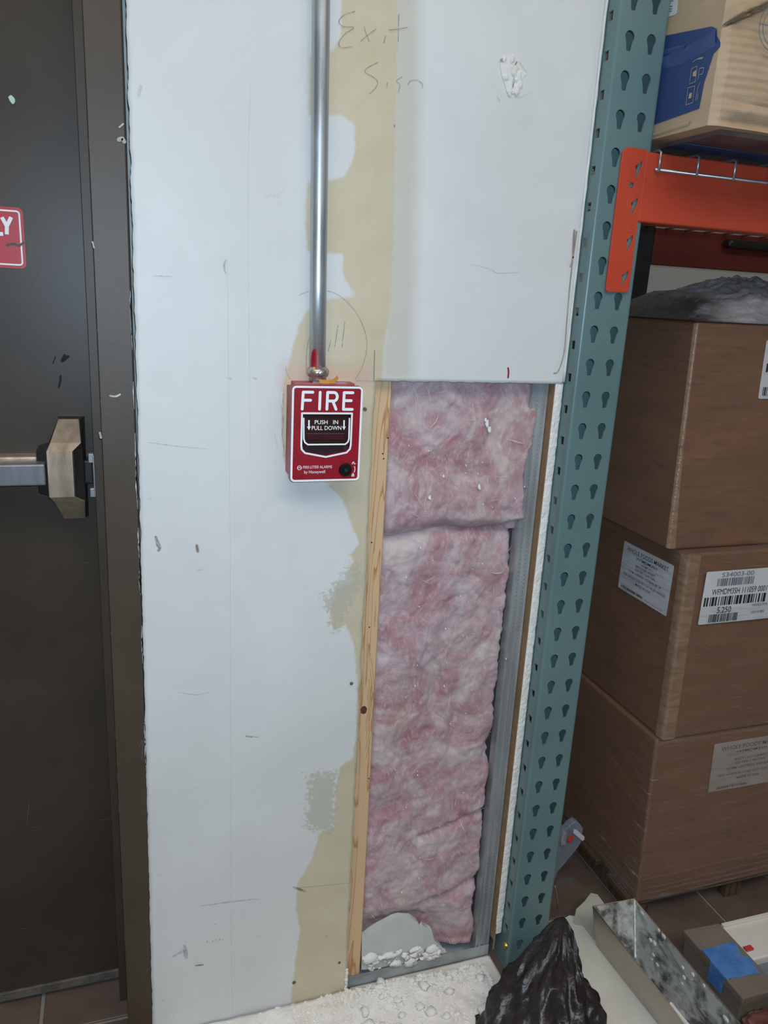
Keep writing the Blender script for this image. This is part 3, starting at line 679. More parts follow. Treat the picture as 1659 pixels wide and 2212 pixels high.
# insulation batts: closed lumpy slabs
def batt(name, x0, x1, z0, z1, yf, nx, nzz, label):
    vs, fs = [], []
    for j in range(nzz):
        for i in range(nx):
            u, v = i/(nx-1), j/(nzz-1)
            x = x0+(x1-x0)*u; z = z0+(z1-z0)*v
            y, dx, dz = yf(x, z, u, v)
            vs.append((x+dx, y, z+dz))
    nb = nx*nzz
    for j in range(nzz):
        for i in (0, nx-1): pass
    for j in range(nzz-1):
        for i in range(nx-1):
            a = j*nx+i; fs.append((a, a+1, a+nx+1, a+nx))
    # back rim
    rim = [j*nx for j in range(nzz)][::-1] + [i for i in range(1, nx)] + [j*nx+nx-1 for j in range(1, nzz)] + [(nzz-1)*nx+i for i in range(nx-2, 0, -1)]
    bk = {}
    for r in rim: bk[r] = len(vs); v = vs[r]; vs.append((v[0], .112, v[2]))
    for a, b in zip(rim, rim[1:]+rim[:1]): fs.append((b, a, bk[a], bk[b]))
    fs.append(tuple(bk[r] for r in rim[::-1]))
    o = from_py(name, vs, fs, MT['wool'], None, True); tag(o, label, 'insulation'); return o
def edge(t, w): 
    t = min(t, 1-t)/w; return 0 if t >= 1 else (1-t)**2
def lump(x, z):
    return .0075*fbm(x*14, z*11, 3, 3)+.0028*fbm(x*60+nz(x*20, z*20)*2, z*50, 6, 4)
def yf_up(x, z, u, v):
    y = .024+lump(x, z)-.010*math.exp(-((z-.96)/.05)**2)
    y += .034*max(0, 1-v/.10)**2 + .006*edge(u, .05)
    dz = (.010*nz(x*9, 5)-.014*(1-u))*max(0, 1-v*3)
    dx = (.009*nz(z*18, 7)+.006*math.sin(z*30)+.004*nz(z*90, 3))*(u**6)
    if u > .9: y = min(y, .0165-(.003 if .93 < z < 1.12 else -.014))
    return y, dx, dz
def yf_lo(x, z, u, v):
    y = .027+lump(x*1.1+3, z)+.03*max(0, (v-.955)/.045)**2+.006*edge(u, .04)+.02*edge(v, .02)*(v < .5)
    dz = (.010*nz(x*9, 5)-.014*(1-u))*max(0, (v-.9)*10)
    dx = (.006*nz(z*22, 17)+.004*nz(z*80, 3)-.002)*(u**8)
    for cz, cx in ((.60, .515), (.55, .56)): y += .012*math.exp(-(((x-cx)/.014)**2+((z-cz)/.06)**2))
    y += .02*math.exp(-(((x-.632)/.012)**2+((z-.475)/.03)**2))
    y += .010*math.exp(-(((z-.30-.3*(x-.5))/.008)**2))*(x > .5)+.012*math.exp(-(((z-.13-.35*(x-.5))/.012)**2))*(x > .52)
    y += .022*max(0, min(1, (.16-z)/.05))*max(0, min(1, (.60-x)/.04))
    return y, dx, dz
b1 = batt('insulation_batt', .3980, .6440, .9115, 1.20, yf_up, 90, 100, 'pink fibrous insulation batt, the short one bulging at the top of the opening')
b2 = batt('insulation_batt', .3980, .6385, .020, .9275, yf_lo, 84, 290, 'pink fibrous insulation batt, the long one below the horizontal fold')
def fibres(parent, x0, x1, z0, z1, yf, n, seed):
    R = random.Random(seed); bm = bmesh.new()
    for k in range(n):
        x, z = R.uniform(x0+.008, x1-.012), R.uniform(z0+.01, z1-.02); a = R.choice((R.gauss(.45, .35), R.gauss(-.8, .5))); l = R.uniform(.010, .042); w = R.uniform(.00025, .0008)*(2.4 if R.random() < .10 else 1); c = R.uniform(-.5, .5)
        prev = None
        for s in range(6):
            t = s/5; aa = a+c*t; xx = x+l*t*math.cos(aa); zz_ = z+l*t*math.sin(aa)
            if not (x0 < xx < x1 and z0+.005 < zz_ < z1-.005): break
            y = yf(xx, zz_, (xx-x0)/(x1-x0), (zz_-z0)/(z1-z0))[0]-.0008-.0025*math.sin(math.pi*t)
            ww = w*math.sin(math.pi*min(max(t, .08), .92)); q_ = (-math.sin(aa)*ww, math.cos(aa)*ww)
            cur = (bm.verts.new((xx-q_[0], y, zz_-q_[1])), bm.verts.new((xx+q_[0], y-.0003, zz_+q_[1])))
            if prev: bm.faces.new((prev[0], cur[0], cur[1], prev[1]))
            prev = cur
    o = from_bm('loose_fibres', bm, MT['fibre'], parent); tag(o, kind='stuff')
fibres(b1, .3980, .6440, .9115, 1.20, yf_up, 40, 1); fibres(b2, .3980, .6385, .020, .9275, yf_lo, 110, 2)
R = random.Random(11); bm = bmesh.new()
for x, y, s in [(1053, 915, 8), (1058, 928, 9), (1050, 908, 5), (1033, 1050, 6), (958, 1028, 3), (925, 1072, 5), (1038, 1085, 2), (1120, 1054, 3), (1106, 1072, 2)]+[(R.uniform(860, 1090), R.uniform(900, 1950), R.uniform(1, 2.4)) for _ in range(40)]:
    p = onY(x, y, .018); r = s/1500*.9
    zmid = p.z; yy = (yf_up(p.x, p.z, (p.x-.398)/.246, (p.z-.9115)/.2885)[0] if p.z > .925 else yf_lo(p.x, p.z, (p.x-.398)/.2405, (p.z-.02)/.9075)[0])-.002
    if not .405 < p.x < .63: continue
    bm.faces.new([bm.verts.new((p.x+math.cos(t*1.05)*r*R.uniform(.5, 1.2), yy-.0006*t, p.z+math.sin(t*1.05)*r*R.uniform(.7, 1.7))) for t in range(6)])
o = from_bm('plaster_flakes', bm, MT['flake'], b1); tag(o, kind='stuff')

# broken gypsum piece standing in the foot of the opening
cz = lambda a, b: (lambda p: (p.x, p.z))(onY(700+a/3.95, 1900+b/3.95, .0195))
out = [cz(*p) for p in [(318, 770), (322, 500), (345, 480), (400, 440), (455, 405), (540, 360), (585, 335), (640, 318), (700, 322), (740, 325), (800, 365), (830, 420), (845, 390), (880, 410), (920, 435), (940, 520), (1000, 570), (1030, 620), (1042, 665), (830, 740), (430, 800)]]
out = [(x, max(z, .027)) for x, z in out]
gy = plate('gypsum_fragment', out, [], .011, frame_map((0, .0195, 0), (1, 0, 0), (0, 0, 1)), MT['gypsumgrey']); tag(gy, 'rounded broken piece of grey gypsum board standing in the foot of the opening', 'board')
bv = gy.modifiers.new('soft', 'BEVEL'); bv.width = .0012; bv.segments = 1; bv.limit_method = 'ANGLE'
GF = frame_map((0, .0192, 0), (1, 0, 0), (0, 0, 1))
strokes('torn_paper', [smooth_line([cz(865, 600), cz(890, 625), cz(915, 640)])], .005, GF, MT['kraft'], gy, .0004)
bm = bmesh.new(); R = random.Random(5)
for k in range(70):
    u = R.uniform(330, 980); v = R.uniform(630, 760)-(u-330)*.12
    p = cz(u, v); s = R.choice((.002, .003, .004, .007, .010))*R.uniform(.7, 1.2)
    bmesh.ops.create_icosphere(bm, subdivisions=2, radius=s, matrix=Matrix.Translation((p[0], .0165-R.random()*.003, max(p[1], .028))) @ Matrix.Diagonal((R.uniform(.8, 1.6), .5, R.uniform(.5, 1.2), 1)))
for v in bm.verts: v.co += Vector((nz(v.co.x*160, v.co.z*160), .4*nz(v.co.x*200, v.co.z*200, 3), nz(v.co.x*160, v.co.z*160, 9)))*.0055
o = from_bm('gypsum_crumbs', bm, MT['gypsum'], gy, True); tag(o, kind='stuff')

# ================================================================== FIRE ALARM PULL STATION
AX0, AX1, AZ0, AZ1, AYF = .2284, .3331, 1.0194, 1.1591, -.040
AF = frame_map((0, AYF, 0), (1, 0, 0), (0, 0, 1))
def ac(cx, cy): return (AX0+(cx-380)/(1222-380)*(AX1-AX0), AZ1-(cy-738)/(1877-738)*(AZ1-AZ0))
al = empty('fire_alarm', (.28, 0, 1.02)); tag(al, 'red fire alarm pull station under the metal conduit', 'fire alarm')
bm = bmesh.new(); add_box(bm, .2292, .3300, -.027, -.0008, 1.0215, 1.1615)
bmesh.ops.bevel(bm, geom=[e for e in bm.edges if abs(e.verts[0].co.y-e.verts[1].co.y) > .01], offset=.006, segments=4, affect='EDGES')
bx = from_bm('back_box', bm, MT['redbox'], al)
win = [ac(*p) for p in [(510, 1068), (1090, 1068), (1090, 1440), (1078, 1490), (1040, 1520), (800, 1568), (560, 1520), (522, 1490), (510, 1440)]]
fp_ = plate('face_plate', rrect(AX0, AX1, AZ0, AZ1, .0055), [win[::-1]], .0115, AF, MT['red'], al, .0008)
rr = rrect(AX0+.0017, AX1-.0017, AZ0+.0017, AZ1-.0017, .0048)
strokes('face_border', [rr+[rr[0]]], .0030, AF, MT['white'], fp_, .0005)
plate('face_skirt', rrect(AX0+.0012, AX1-.0012, AZ0+.001, AZ1-.0005, .005), [], .002, frame_map((0, -.0285, 0), (1, 0, 0), (0, 0, 1)), MT['redbox'], al)
FS = .0041
def arc(cx, cy, rx, ry, a0, a1, n=10): return [ac(cx+rx*math.cos(math.radians(a0+(a1-a0)*k/n)), cy+ry*math.sin(math.radians(a0+(a1-a0)*k/n))) for k in range(n+1)]
fire = [[ac(503, 1008), ac(511, 812), ac(622, 812)], [ac(508, 905), ac(598, 905)], [ac(708, 812), ac(706, 1008)], [ac(793, 1008), ac(796, 812), ac(870, 812)]+arc(870, 862, 42, 50, -90, 90)+[ac(796, 912)], [ac(860, 912), ac(902, 1008)], [ac(1097, 812), ac(992, 812), ac(990, 1008), ac(1097, 1008)], [ac(992, 905), ac(1080, 905)]]
strokes('alarm_lettering', fire, FS, AF, MT['white'], fp_, .0006)
strokes('window_border', [[ac(*p) for p in [(503, 1057), (1098, 1057), (1098, 1440), (1090, 1485), (1050, 1528), (800, 1578), (550, 1528), (510, 1485), (503, 1440), (503, 1057)]]], .0027, AF, MT['white'], fp_, .0006)
box('window_recess', AX0+.012, AX1-.012, -.029, -.0275, ac(0, 1600)[1], ac(0, 1050)[1], MT['recess'], al)
hd = hexa('pull_handle', [(ac(527, 0)[0], -.0405, ac(0, 1440)[1]), (ac(1082, 0)[0], -.0405, ac(0, 1440)[1]), (ac(1082, 0)[0], -.030, ac(0, 1440)[1]), (ac(527, 0)[0], -.030, ac(0, 1440)[1]), (ac(527, 0)[0], -.036, ac(0, 1075)[1]), (ac(1082, 0)[0], -.036, ac(0, 1075)[1]), (ac(1082, 0)[0], -.030, ac(0, 1075)[1]), (ac(527, 0)[0], -.030, ac(0, 1075)[1])], MT['handle'], al, .0012)
hz0, hz1 = ac(0, 1440)[1], ac(0, 1075)[1]
HF = frame_map((0, -.0405, hz0), (1, 0, 0), (0, .0045, hz1-hz0))
hc = lambda cx, cy: (ac(cx, cy)[0], ac(cx, cy)[1]-hz0)
strokes('handle_border', [[hc(530, 1120), hc(532, 1360), hc(545, 1400), hc(580, 1427), hc(1030, 1427), hc(1062, 1400), hc(1074, 1360), hc(1078, 1120)]], .0022, HF, MT['white'], hd, .0004)
text('handle_lettering', 'PUSH   IN', HF, *hc(660, 1187), .0058, MT['white'], hd, width=ac(940, 0)[0]-ac(660, 0)[0], n=.0005, bold=.006)
text('handle_lettering', 'PULL DOWN', HF, *hc(625, 1255), .0058, MT['white'], hd, width=ac(980, 0)[0]-ac(625, 0)[0], n=.0005, bold=.006)
for cx in (592, 1012):
    strokes('handle_arrow', [[hc(cx, 1140), hc(cx, 1222)]], .0022, HF, MT['white'], hd, .0005, caps=False)
    a, b, c = hc(cx-22, 1215), hc(cx+22, 1215), hc(cx, 1258)
    from_py('handle_arrow', [HF(*a, .0005), HF(*b, .0005), HF(*c, .0005)], [(0, 2, 1)], MT['white'], hd)
box('handle_ridge', ac(570, 0)[0], ac(1020, 0)[0], -.0418, -.039, ac(0, 1375)[1], ac(0, 1290)[1], simple('dark_red_ridge', '34121A', '401820', .3), hd, .001)
text('maker_lettering', 'FIRE\u00b7LITE\u00ae ALARMS', AF, *ac(530, 1716), .0042, MT['white'], fp_, width=ac(880, 0)[0]-ac(530, 0)[0], n=.0005)
text('maker_lettering', 'by Honeywell', AF, *ac(545, 1775), .0046, MT['white'], fp_, width=ac(797, 0)[0]-ac(545, 0)[0], n=.0005)
c = ac(487, 1705); strokes('maker_emblem', [ngon(*c, .0030, 18)+[ngon(*c, .0030, 18)[0]], [(c[0]-.0018, c[1]-.0004), (c[0], c[1]+.0009), (c[0]+.0018, c[1]-.0004)]], .0008, AF, MT['white'], fp_, .0005)
c = ac(1045, 1738)
bm = bmesh.new(); bmesh.ops.create_cone(bm, cap_ends=True, segments=28, radius1=.0103, radius2=.0088, depth=.005, matrix=Matrix.Translation((c[0], AYF-.002, c[1])) @ Matrix.Rotation(math.radians(90), 4, 'X'))
lk = from_bm('key_lock', bm, MT['black'], al)
bm = bmesh.new(); bmesh.ops.create_cone(bm, cap_ends=True, segments=16, radius1=.0032, radius2=.0028, depth=.0012, matrix=Matrix.Translation((c[0], AYF-.0050, c[1])) @ Matrix.Rotation(math.radians(90), 4, 'X'))
from_bm('key_slot', bm, MT['steeldark'], lk)
LK = frame_map((0, AYF, 0), (1, 0, 0), (0, 0, 1))
strokes('lock_symbols', [[ac(1128, 1670), ac(1130, 1650), ac(1145, 1645), ac(1150, 1665)], [ac(1150, 1668), ac(1165, 1668)], smooth_line([ac(1155, 1700), ac(1162, 1735), ac(1155, 1772)]), [ac(1128, 1820), ac(1152, 1820), ac(1152, 1805), ac(1128, 1805), ac(1128, 1820)], [ac(1132, 1800), ac(1135, 1788), ac(1146, 1788), ac(1149, 1800)]], .0011, AF, MT['white'], fp_, .0005)
plate('top_label', [(.262, 0), (.312, 0), (.312, .006), (.262, .006)], [], .0004, frame_map((0, -.0262, 1.1618), (1, 0, 0), (0, 1, 0)), MT['label'], al)
# torn paper around the box's left side
MT['tornedge'] = simple('torn_pinkish_edge', 'A88C84', 'CDBDB4', .9, 0, 120)
strokes('torn_paper', [smooth_line(wp([(613, 850), (610, 880), (611, 905), (609, 935), (612, 960), (614, 985)]))], .0030, WALLF, MT['tornedge'], wall, .0018, taper=True)
strokes('torn_paper', [smooth_line(wp([(609, 846), (607, 862), (610, 880)])), smooth_line(wp([(608, 915), (606, 935), (609, 950)]))], .0016, WALLF, MT['plaster'], wall, .0022, taper=True)
strokes('scuff_mark', [smooth_line(wp([(592, 935), (598, 960), (596, 975)]))], .0015, WALLF, MT['seam'], wall, .0018)

# ---- conduit
pt, pb = Vector((.2612, -.0150, 1.647)), Vector((.2702, -.0150, 1.197)); dv = (pt-pb)/(pt.z-pb.z)
cp = [pb+dv*(z-pb.z) for z in (1.1760, 1.30, 1.5, 1.8, 2.25)]
con = tube('conduit', cp, .0117, MT['emt'], None, 40); tag(con, 'shiny zinc conduit pipe running down the wall to the red box', 'pipe')
bm = bmesh.new(); base = pb+dv*(1.163-pb.z)
prof = [(.0105, -.001), (.0120, .001), (.0130, .004), (.0125, .006), (.0148, .008), (.0165, .011), (.0168, .015), (.0150, .018), (.0128, .020), (.0119, .021)]
add_tube(bm, [base+Vector((0, 0, h)) for r, h in prof], [r for r, h in prof], 32)
cc = from_bm('conduit_connector', bm, MT['diecast'], con, True)
bm = bmesh.new(); bmesh.ops.create_uvsphere(bm, u_segments=14, v_segments=8, radius=.004, matrix=Matrix.Translation(base+Vector((.001, -.0152, .013))) @ Matrix.Diagonal((1.3, .7, 1, 1)))
from_bm('set_screw', bm, MT['wire'], cc, True)
# red over-spray on the pipe: thin paint film that follows the tube
vs, fs = [], []; nA, nB = 10, 14
for j in range(nB):
    t = j/(nB-1); z = 1.180+.030*t; ctr = pb+dv*(z-pb.z)
    h = 62*math.sqrt(max(0, 1-(max(0, t-.35)/.65)**2))+4*nz(t*9, 2)
    for i in range(nA):
        a = math.radians(-95-30+ (-h/2+h*i/(nA-1)))
        vs.append((ctr.x+math.cos(a)*.01195, ctr.y+math.sin(a)*.01195, z))
for j in range(nB-1):
    for i in range(nA-1): a = j*nA+i; fs.append((a, a+1, a+nA+1, a+nA))
from_py('red_paint_smear', vs, fs, MT['redpaint'], con, True)
# orange plastic strip wound by the connector
def strip(name, pts, w, mat, label=None, cat=None, parent=None, up=Vector((0, 0, 1)), th=.0008):
    vs, fs = [], []
    for p in pts:
        p = Vector(p); vs += [p-up*w/2, p+up*w/2, p+up*w/2+Vector((0, th, 0)), p-up*w/2+Vector((0, th, 0))]
    for k in range(len(pts)-1):
        for i in range(4): a, b = k*4+i, k*4+(i+1) % 4; fs.append((a, b, b+4, a+4))
    fs += [(0, 3, 2, 1), tuple(len(vs)-4+i for i in range(4))]
    o = from_py(name, vs, fs, mat, parent)
    if label: tag(o, label, cat)
    return o
os_ = [onY(560+a/5.53, 700+b/5.53, y) for a, b, y in [(715, 682, -.034), (770, 695, -.036), (830, 700, -.036), (880, 685, -.034), (915, 660, -.031), (942, 635, -.028)]]
os_ = [Vector((p.x, p.y, max(p.z, 1.1645))) for p in os_]
stp = strip('plastic_strip', os_, .0055, MT['orange_strip'], 'thin curled orange plastic strip on top of the red fire alarm', 'strip', up=Vector((-.25, 0, 1)).normalized())
strip('strip_end', [onY(560+655/5.53, 700+b/5.53, y) for b, y in ((578, -.029), (545, -.0285), (512, -.028))], .003, MT['orange_strip'], parent=stp, up=Vector((1, 0, 0)))

# ================================================================== PALLET RACK
UY, UX0, UX1, UT = -.030, .6890, .7755, .0024
HZ0, PITCH = 1.6640, .05163
rk = empty('pallet_rack', (.73, 0, 0)); tag(rk, 'teal steel pallet rack post with keyhole slots carrying an orange beam', 'shelf rack')
UF = frame_map((0, UY, 0), (1, 0, 0), (0, 0, 1))
def keyhole(cu, cv):
    pts = [(cu+.0078*math.cos(a), cv+.0078*math.sin(a)) for a in np.linspace(math.radians(-38), math.radians(218), 15)]
    return pts+[(cu-.0047, cv-.0100), (cu-.0036, cv-.0178), (cu-.0026, cv-.0188), (cu+.0026, cv-.0188), (cu+.0036, cv-.0178), (cu+.0047, cv-.0100)]
holes = []
for i in range(-10, 32):
    z = HZ0-PITCH*i
    if z < .05: continue
    holes += [keyhole(.7126, z), keyhole(.7492, z)]
rb = .0055
up_ = plate('upright_post', [(UX0+rb, .004), (UX1-rb, .004), (UX1-rb, 2.22), (UX0+rb, 2.22)], holes, UT, UF, MT['teal'], rk)
# left side with square holes, right side, bends and back lips
LF = frame_map((UX0, 0, 0), (0, -1, 0), (0, 0, 1))     # u = -y, outer face towards -X
sq = []
for i in range(-10, 32):
    z = HZ0-PITCH*i-.024
    if z < .03: continue
    sq.append([(.0060, z-.0065), (.0165, z-.0065), (.0165, z+.0065), (.0060, z+.0065)])
plate('post_side', [(-.046, .004), (-UY-rb, .004), (-UY-rb, 2.22), (-.046, 2.22)], sq, UT, LF, MT['teal'], rk)
RF = frame_map((UX1, 0, 0), (0, 1, 0), (0, 0, 1))
plate('post_side', [(UY+rb, .004), (.046, .004), (.046, 2.22), (UY+rb, 2.22)], [], UT, RF, MT['teal'], rk)
def bend(cx, cy, a0, a1):
    vs, fs, k = [], [], 7
    for z in (.004, 2.22):
        for r in (rb, rb-UT):
            for t in range(k): a = math.radians(a0+(a1-a0)*t/(k-1)); vs.append((cx+r*math.cos(a), cy+r*math.sin(a), z))
    for t in range(k-1): fs += [(t, t+1, 2*k+t+1, 2*k+t), (k+t+1, k+t, 3*k+t, 3*k+t+1)]
    return from_py('post_bend', vs, fs, MT['teal'], rk, True)
bend(UX0+rb, UY+rb, 180, 270); bend(UX1-rb, UY+rb, 270, 360)

for x0, x1 in ((UX0, UX0+.016), (UX1-.0225, UX1)): box('post_lip', x0, x1, .0440, .0464, .004, 2.22, MT['teal'], rk)
box('base_plate', UX0-.001, UX1+.02, UY-.012, .07, 0, .004, MT['teal'], rk)
q_ = onX(1091, 2041, UX0)
bm = bmesh.new()
bmesh.ops.create_cone(bm, cap_ends=True, segments=20, radius1=.0075, radius2=.006, depth=.004, matrix=Matrix.Translation((UX0-.0018, -.018, .052)) @ Matrix.Rotation(math.radians(-90), 4, 'Y'))
bo = from_bm('brass_bolt', bm, MT['brass'], rk); tag(bo, 'brass bolt head')
# beam connector and beams
CY = UY-.0008
CF = frame_map((0, CY-.0035, 0), (1, 0, 0), (0, 0, 1))
cpx = lambda a, b: (lambda p: (p.x, p.z))(onY(a, b, CY-.0035))
t1 = [cpx(*p) for p in [(1373, 316), (1359, 329), (1341, 470), (1323, 626), (1327, 632), (1364, 633), (1370, 628), (1389, 475), (1408, 324), (1402, 320)]]
xL, xR, zT, zB = .7215, .7640, 1.5190, 1.3110
t1 = [(xL+.007, zT), (xL, zT-.007), (xL, zB+.003), (xL+.003, zB), (xR-.006, zB), (xR, zB+.004), (xR, zT-.002), (xR-.004, zT)]
sl = lambda a, b: (lambda p: (p.x, p.z))(onY(1100+a/2.968, b/2.968, CY-.0035))
chs = []
for a, b in ((830, 1085), (803, 1320), (772, 1558), (742, 1785)):
    c = sl(a, b); chs.append([(c[0]+dx*.001, c[1]+dz*.001) for dx, dz in ((3.6, 11.5), (5.6, 9.5), (4.8, 4), (-.4, -10), (-3.2, -11.5), (-4.6, -9), (-2.6, -1.5), (-5.4, .5), (-5.6, 4.5), (-2.4, 6.2))]); continue
    chs.append([(c[0]+.0050, c[1]+.0135), (c[0]+.0072, c[1]+.0095), (c[0]+.0060, c[1]+.0045), (c[0]-.0012, c[1]-.0125), (c[0]-.0050, c[1]-.0135), (c[0]-.0060, c[1]-.0085), (c[0]-.0038, c[1]-.0035), (c[0]-.0058, c[1]+.0008), (c[0]-.0066, c[1]+.0048)])
c = sl(786, 1187); chs.append(ngon(c[0], c[1], .0040, 14)[::-1])
beam = box('front_beam', xR-.001, 2.35, UY-.0035, .008, 1.4165, 1.5165, MT['orange'], rk, .003, 3)
ep = plate('beam_connector', t1, chs, .0035, CF, MT['orange'], rk, .0006)
text('stamped_number', '5', CF, *sl(770, 1490), .013, MT['orange'], ep, n=.0005)
plate('stamped_number', ngon(*sl(785, 1445), .0002, 5), [], .0002, CF, MT['orange'], ep)
for x in (1.15, 1.6, 2.05): box('beam_dimple', x, x+.02, UY-.0042, UY-.003, 1.43, 1.44, MT['orange'], beam, .0005)

# rear run of racking behind the boxes
rk2 = empty('pallet_rack', (1.45, .95, 0)); tag(rk2, 'rear orange rack beam in the shade behind the wrapped boxes', 'shelf rack')
MT['orange_shaded'] = simple('shade_painted_orange_enamel', '6E2A22', '783028', .5, 0, 6)  # orange beam enamel with the shade of the crowded bay painted in
box('rear_beam', 1.520, 2.9, .955, .995, 1.4165, 1.5200, MT['orange_shaded'], rk2, .003)
box('shade_post', 1.425, 1.5195, .955, 1.03, 0, 2.2, simple('shade_dark_post', '20262A', '282E32', .5), rk2, .004)  # post added to fill the dark gap, its shade put into the colour
box('dark_sleeve', 1.76, 2.9, .915, .953, 1.478, 1.505, MT['bag'], rk2, .012, 3)

# wire deck lying on the beams
deck = empty('wire_deck', (1.3, .3, 1.517)); tag(deck, 'galvanised wire shelf deck hooked over the orange beam', 'shelf')
DZ = 1.5195
wx = [.7856+.0700*k for k in range(20)]
for x in wx:
    tube('wire', [(x, .97, DZ), (x, .3, DZ), (x, UY-.004, DZ), (x, UY-.0085, DZ-.003), (x, UY-.0085, 1.4890)], .0022, MT['wire'], deck, 8)
tube('wire', [(.780, UY-.0060, 1.4925), (1.5, UY-.0060, 1.4925), (2.2, UY-.0060, 1.4925)], .0024, MT['wire'], deck, 8)
for y in (.05, .2, .35, .5, .65, .8): tube('wire', [(.78, y, DZ+.004), (2.2, y, DZ+.004)], .0022, MT['wire'], deck, 8)

# ================================================================== CRUSHED BOX ON THE DECK
cb = empty('cardboard_box', (1.05, 0, 1.527)); tag(cb, 'crushed tan cardboard box with a blue printed side above the orange beam', 'box')
BX = .7790
zz = np.concatenate([np.linspace(1.536, 1.71, 88), np.linspace(1.72, 1.966, 8)])
prof = [(-.149, float(z)) for z in zz]
nx_ = 80; vs, fs = [], []
c1_, c2_ = onY(1556, 56, -.149), onY(1656, 10, -.149)
for i in range(nx_):
    x = BX+(.62)*(i/(nx_-1))**1.4
    zc = c1_.z+(c2_.z-c1_.z)*(x-c1_.x)/(c2_.x-c1_.x)+.002*nz(x*60, 1)
    for j, (y, z) in enumerate(prof):
        f = min(1, (x-BX)/.012)
        rid = .0005*math.sin(z*620+2*nz(x*7, z*9))
        wob = (.0040*nz(x*9, z*14, 1)+rid+.0030*abs(nz(x*26, z*30, 6)))*f
        dent = .010*math.exp(-((z-1.545)/.006)**2)*min(1, max(0, (x-BX-.015)/.03))
        crease = .007*math.exp(-((z-1.568-.01*nz(x*8, 2))/.0035)**2)*f*(.4+.6*abs(nz(x*5, 9)))
        tear = .016*math.exp(-((z-zc+.0015)/.0028)**2)*f*max(0, 1-max(0, x-c2_.x)/.03)
        lipz = -.013*math.exp(-((z-zc-.006)/.016)**2)*(z > zc)*f
        vs.append((x+(.0030*nz(z*60, 3)*(z < 1.66) if i == 1 else 0), y+wob+dent+crease+tear+lipz+.006*(1-f), z))
m_ = len(prof)
for i in range(nx_-1):
    for j in range(m_-1): a = i*m_+j; fs.append((a, a+m_, a+m_+1, a+1))
base_ = len(vs)
for y, z in [(.28, 1.966), (.28, 1.5360)]: vs.append((BX, y, z)); vs.append((BX+.62, y, z))
L_ = list(range(m_)); Rr = [(nx_-1)*m_+j for j in range(m_)]
fs.append(tuple(L_+[base_, base_+2])); fs.append(tuple((Rr+[base_+1, base_+3])[::-1]))
fs.append((base_, L_[-1], Rr[-1], base_+1)); fs.append((base_+2, base_, base_+1, base_+3))
bot = [i*m_ for i in range(nx_)]; fs.append(tuple(bot[::-1]+[base_+2, base_+3]))
body = from_py('box_body', vs, fs, MT['tan'], cb)
BF = frame_map((BX-.0004, 0, 0), (0, -1, 0), (0, 0, 1))      # left side, u=-y
lb = lambda a, b: (lambda p: (-p.y, p.z))(onX(1380+a/5.946, b/5.946, BX-.0004))
plate('blue_panel', [lb(*p) for p in [(310, 465), (940, 340), (1000, 370), (1005, 460), (1050, 545), (1045, 600), (960, 690), (900, 880), (840, 1060), (775, 1395), (150, 1620), (-200, 1740), (-50, 560)]], [], .0006, lambda u, v, n=0: BF(u, v, n+.0006), MT['blue'], cb)
def soft_fold(pts, w, mat, name, h):
    pts = smooth_line([lb(*p) for p in pts], 5); vs, fs = [], []
    for k, p in enumerate(pts):
        t = k/(len(pts)-1); ww = w*(.35+.65*math.sin(math.pi*min(.5, t*.5+.15))); d = (pts[min(k+1, len(pts)-1)]-pts[max(k-1, 0)]).normalized(); q2 = Vector((-d.y, d.x))
        for s in (-1, -.5, 0, .5, 1): c2 = p+q2*ww*s; vs.append(BF(c2.x, c2.y, .0008+h*(1-s*s)))
    for k in range(len(pts)-1):
        for i in range(4): a = k*5+i; fs.append((a, a+1, a+6, a+5))
    return from_py(name, vs, fs, mat, cb, True)
soft_fold([(230, 830), (520, 740), (760, 620), (1000, 470)], .011, MT['bluefold'], 'tape_fold', .0022)
soft_fold([(260, 690), (420, 650), (600, 610)], .004, MT['bluefold'], 'tape_fold', .0014)
soft_fold([(180, 1740), (430, 1650), (660, 1575)], .003, MT['tan'], 'edge_crease', .002)
ink = MT['labeldim']
strokes('printed_icons', [[lb(*p) for p in pl_] for pl_ in ([(660, 1060), (690, 880), (760, 850), (735, 1050), (660, 1080)], [(615, 1350), (640, 1130), (730, 1105), (700, 1320), (615, 1350)], [(770, 1020), (790, 880), (845, 870), (830, 950), (790, 960)], [(740, 1290), (770, 1130), (800, 1060)], [(705, 800), (760, 760), (830, 745)], [(760, 1290), (775, 1210)])], .0009, BF, ink, cb, .0012)
for pl_ in ([(700, 985), (705, 930), (745, 900), (740, 980)], [(645, 1270), (655, 1205), (690, 1190), (680, 1260)], [(750, 770), (790, 740), (835, 735), (820, 760)]):
    plate('printed_icon', [lb(*p) for p in pl_], [], .0003, lambda u, v, n=0: BF(u, v, n+.0012), MT['tan'], cb)
lab = plate('shipping_label', [lb(*p) for p in [(345, 225), (460, 195), (487, 170), (505, -60), (330, -20), (300, 230)]], [], .0005, lambda u, v, n=0: BF(u, v, n+.0006), MT['label'], cb)
strokes('label_bars', [[lb(380, 25), lb(450, 8)], [lb(362, 98), lb(442, 78)], [lb(358, 132), lb(436, 112)], [lb(352, 160), lb(432, 142)], [lb(385, -30), lb(455, -45)]], .0012, BF, MT['inkgrey'], lab, .0010, caps=False)
FB = frame_map((0, -.1850, 1.6), (1, 0, 0), (0, .0, 1))
